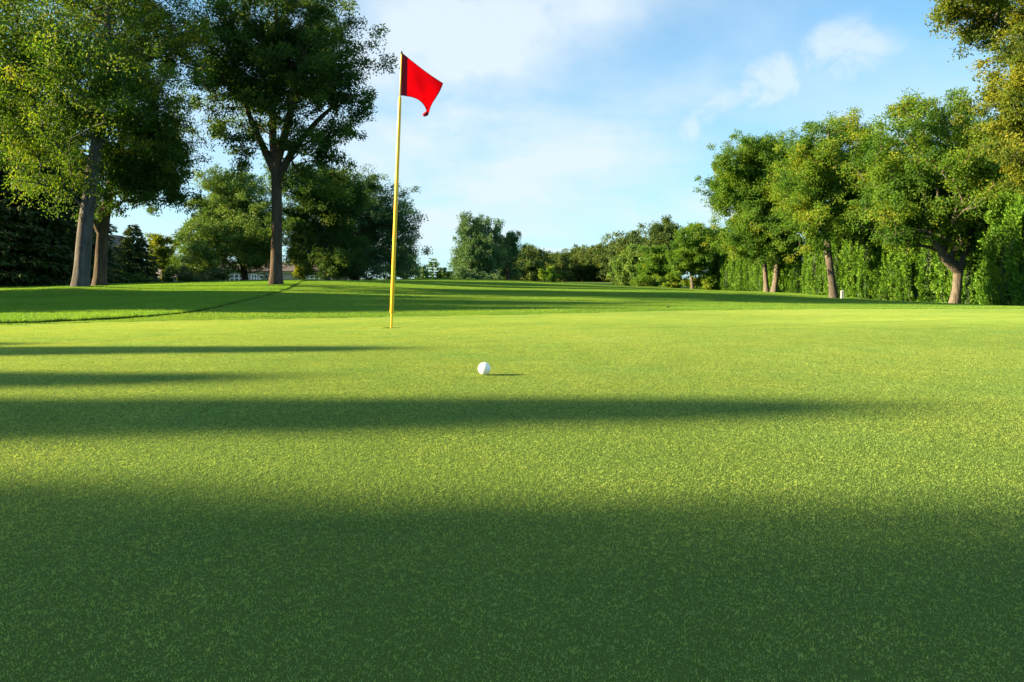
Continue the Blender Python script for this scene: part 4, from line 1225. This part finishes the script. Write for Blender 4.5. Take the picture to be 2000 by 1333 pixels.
Yp = 5.70
zc = gz(*CUP)
stick = empty("flagstick", (CUP[0], CUP[1], zc))
tag(stick, "yellow flagstick with a red flag standing in the hole", "flagstick")
lean = math.atan2(wx(784.5, Yp) - wx(764, Yp), wz(102, Yp) - wz(643, Yp))
stick.rotation_euler = (0, lean, 0)
LEN = (wz(102, Yp) - zc) / math.cos(lean)


def zat(py):
    return (wz(py, Yp) - zc) / math.cos(lean)


z_low, z_top = zat(612), zat(190)
V, Q = lathe([(0.0001, -0.095), (0.0085, -0.095), (0.0085, z_low + 0.004), (0.0001, z_low + 0.004)])
mesh_np("lower_rod", V, [Q], M['yellow'], stick, smooth=False)
V, Q = lathe([(0.0001, z_low), (0.0150, z_low), (0.0156, z_low + 0.004), (0.0140, z_top - 0.12), (0.0118, z_top - 0.004), (0.0105, z_top), (0.0001, z_top)], 24)
mesh_np("pole", V, [Q], M['yellow'], stick, smooth=True).data.polygons.foreach_set("use_smooth", [True] * len(Q))
V, Q = lathe([(0.0001, z_top - 0.01), (0.0052, z_top - 0.01), (0.0052, LEN - 0.012), (0.0001, LEN - 0.012)], 12)
mesh_np("top_rod", V, [Q], M['yellow'], stick, smooth=True)
V, Q = lathe([(0.0001, LEN - 0.016), (0.0078, LEN - 0.016), (0.0072, LEN + 0.004), (0.0001, LEN + 0.006)], 12)
mesh_np("tip_cap", V, [Q], M['black'], stick, smooth=True)


def build_flag():
    nu, nv = 44, 40
    u = np.linspace(0, 1, nu); v = np.linspace(0, 1, nv)          # u from hoist to fly, v from top to bottom
    def bez(P, t):
        P = np.array(P, float); t = t[:, None]
        return ((1 - t) ** 3) * P[0] + 3 * t * (1 - t) ** 2 * P[1] + 3 * t * t * (1 - t) * P[2] + t ** 3 * P[3]
    # the four edges in photo pixels
    topE = bez([(785.5, 104), (805, 120), (832, 143), (865, 163)], u)
    botE = bez([(783.0, 187), (806, 189), (826, 192), (834, 219)], u)
    hoE = bez([(785.5, 104), (784.7, 130), (784, 160), (783.0, 187)], v)
    flE = bez([(865, 163), (858, 188), (840, 200), (838, 221)], v)
    flE[-1] = botE[-1]
    U, Vv = np.meshgrid(u, v)
    def at(E, idx): return E
    P = (1 - Vv)[..., None] * topE[None] + Vv[..., None] * botE[None] + (1 - U)[..., None] * hoE[:, None] + U[..., None] * flE[:, None]
    c00, c10, c01, c11 = topE[0], topE[-1], botE[0], botE[-1]
    P -= ((1 - U) * (1 - Vv))[..., None] * c00 + (U * (1 - Vv))[..., None] * c10 + ((1 - U) * Vv)[..., None] * c01 + (U * Vv)[..., None] * c11
    # trailing away from the viewer down wind, with soft folds running to the twisted corner
    depth = 0.20 * U + 0.014 * np.sin(U * 5.2 + Vv * 2.2) * U + 0.006 * np.sin(9 * U - 5 * Vv + 1) * U
    corner = np.clip((U + Vv - 1.45) / 0.55, 0, 1)
    depth += 0.012 * np.sin(corner * 9 + U * 10) * corner
    Yd = Yp + depth
    # world positions on the ray-independent plane at the stick, then swung back: same size of cloth
    X = wx(764, Yp) + (P[..., 0] - 764) / F * Yp * (1 + depth / Yp)
    X = (P[..., 0] - 1000) / F * Yd
    Z = H - (P[..., 1] - HY) / F * Yd
    W3 = np.stack([X, Yd, Z], -1)
    return U, W3


U, W3 = build_flag()
Minv = (Matrix.Translation((CUP[0], CUP[1], zc)) @ Matrix.Rotation(lean, 4, 'Y')).inverted()
Mi = np.array(Minv)
loc = W3.reshape(-1, 3) @ Mi[:3, :3].T + Mi[:3, 3]
nv, nu = U.shape
i = np.arange(nu * nv).reshape(nv, nu)
Q = np.stack([i[:-1, :-1], i[1:, :-1], i[1:, 1:], i[:-1, 1:]], -1)
hem_n = 6
flag = mesh_np("flag", loc, [Q[:, hem_n:].reshape(-1, 4)], M['flag'], stick, smooth=True)
md = flag.modifiers.new("thickness", 'SOLIDIFY'); md.thickness = 0.0008; md.offset = 0
hem = mesh_np("hem", loc, [Q[:, :hem_n + 1].reshape(-1, 4)], M['hem'], flag, smooth=True)
md = hem.modifiers.new("thickness", 'SOLIDIFY'); md.thickness = 0.004; md.offset = 0
# stitched edges of the flag and the twisted corner
edge = np.concatenate([loc.reshape(nv, nu, 3)[0, hem_n:], loc.reshape(nv, nu, 3)[:, -1][1:], loc.reshape(nv, nu, 3)[-1, hem_n:][::-1][1:]])
V, Q2 = tubes(edge[:-1], edge[1:], np.full(len(edge) - 1, .0018), np.full(len(edge) - 1, .0018), 5)
mesh_np("edge_seam", V, [Q2], M['hem'], flag)
c = loc.reshape(nv, nu, 3)[-1, -1]
a = np.linspace(0, 2 * np.pi, 10, endpoint=False)
rings = []
for k, (dz, rx, sx) in enumerate(((0.030, 0.010, 0.004), (0.012, 0.0075, 0.001), (0.000, 0.012, -0.002), (-0.016, 0.026, -0.012), (-0.028, 0.020, -0.004))):
    rings.append(np.stack([c[0] + sx + rx * np.cos(a) * (1 + .25 * np.sin(3 * a + k)), c[1] + rx * 0.5 * np.sin(a) * (1 + .3 * np.sin(2 * a + k)), c[2] + dz + 0.010 * np.cos(a + .4) * (k > 2)], -1))
V = np.concatenate(rings + [c[None] + np.array([[-0.006, 0, -0.030]])]); i = np.arange(50).reshape(5, 10); j = np.roll(i, -1, 1)
mesh_np("twisted_corner", V, [np.stack([i[:-1], j[:-1], j[1:], i[1:]], -1).reshape(-1, 4), np.stack([i[-1], j[-1], np.full(10, 50)], -1)], M['hem'], flag, smooth=True)

cup = empty("hole_cup", (CUP[0], CUP[1], zc))
tag(cup, "round hole cup sunk in the green at the flagstick's foot", "golf hole")
V, Q = lathe([(0.0540, 0.006), (0.0540, -0.012), (0.0510, -0.014), (0.0510, -0.11), (0.0001, -0.11)], 40)
mesh_np("liner", V, [Q[:, ::-1]], M['cup'], cup)
V, Q = lathe([(0.0700, -0.01), (0.0545, 0.0105), (0.0535, 0.0075), (0.0535, -0.012)], 40)
mesh_np("turf_rim", V, [Q], M['green_soil'], cup)

# ------------------------------------------------------------------ ball with dimples
def build_ball():
    bmv = 20
    # unit sphere from a subdivided octahedron grid
    import bmesh
    bm = bmesh.new()
    bmesh.ops.create_icosphere(bm, subdivisions=6, radius=1.0)
    V = np.array([v.co[:] for v in bm.verts]); T = np.array([[v.index for v in f.verts] for f in bm.faces])
    bm.free()
    n = 336
    k = np.arange(n) + 0.5
    ph = np.arccos(1 - 2 * k / n); th = math.pi * (1 + 5 ** 0.5) * k
    D = np.stack([np.cos(th) * np.sin(ph), np.sin(th) * np.sin(ph), np.cos(ph)], -1)
    ang = np.arccos(np.clip((V @ D.T).max(1), -1, 1))
    a0 = 0.099
    dep = np.where(ang < a0, (1 - (ang / a0) ** 2), 0) * 0.024
    rb = 0.021335
    m, t, p, out = new_mat("white_ball")
    p.inputs['Base Color'].default_value = (0.82, 0.82, 0.80, 1)
    p.inputs['Roughness'].default_value = 0.32
    x, y = wx(946, 2.394), 2.394
    o = mesh_np("golf_ball", V * (1 - dep)[:, None] * rb, [T], m, smooth=True)
    o.location = (x, y, gz(x, y) + rb + 0.0085)
    tag(o, "white dimpled golf ball lying on the green before the flag", "golf ball")


build_ball()

# ------------------------------------------------------------------ small things
x, y = wx(1645, 38), 38.0
z = gz(x, y)
st = empty("marker_stake", (x, y, z))
tag(st, "short white stake beside the single pale trunk at the hedge", "stake")
V, Q = join([box(-0.07, 0.07, -0.05, 0.05, -0.05, 0.42)])
V2 = np.concatenate([V, [[0, 0, 0]]])
mesh_np("post", V, [Q], M['white_paint'], st)
V = np.array([(-.07, -.05, .42), (.07, -.05, .42), (.07, .05, .42), (-.07, .05, .42), (0, 0, .50)])
mesh_np("pointed_top", V, [np.array([(0, 1, 4), (1, 2, 4), (2, 3, 4), (3, 0, 4)])], M['white_paint'], st)
M['litter'] = flat_mat("dry_leaf", (0.035, 0.030, 0.022), 0.8)
for i, (px, Y, lab) in enumerate(((1305, 12.2, "dark dry leaf lying on the apron right of the flagstick"), (268, 9.6, "dark dry leaf lying in the rough at the left edge line"),
                                  (498, 19.5, "dark dry leaf lying on the shaded mound"))):
    x = wx(px, Y); r = R(500 + i)
    n = 9
    u = np.linspace(-1, 1, n)
    wv = 0.06 * np.sqrt(np.clip(1 - u * u, 0.02, 1))
    V = 0.28 * np.concatenate([np.stack([0.11 * u, -wv, 0.06 * u * u + 0.05 * np.ones(n)], -1), np.stack([0.11 * u, 0 * u, 0.06 * u * u], -1), np.stack([0.11 * u, wv, 0.06 * u * u + 0.045], -1)])
    i0 = np.arange(n - 1)
    Qd = np.concatenate([np.stack([i0, i0 + 1, i0 + 1 + n, i0 + n], -1), np.stack([i0 + n, i0 + n + 1, i0 + 1 + 2 * n, i0 + 2 * n], -1)])
    o = mesh_np("fallen_leaf", V, [Qd], M['litter'], smooth=True)
    md = o.modifiers.new("thickness", 'SOLIDIFY'); md.thickness = 0.004
    o.location = (x, Y, gz(x, Y) + 0.02); o.rotation_euler = (0.2, 0, r.uniform(0, 6.28))
    tag(o, lab, "leaf", "dry leaves on the grass")
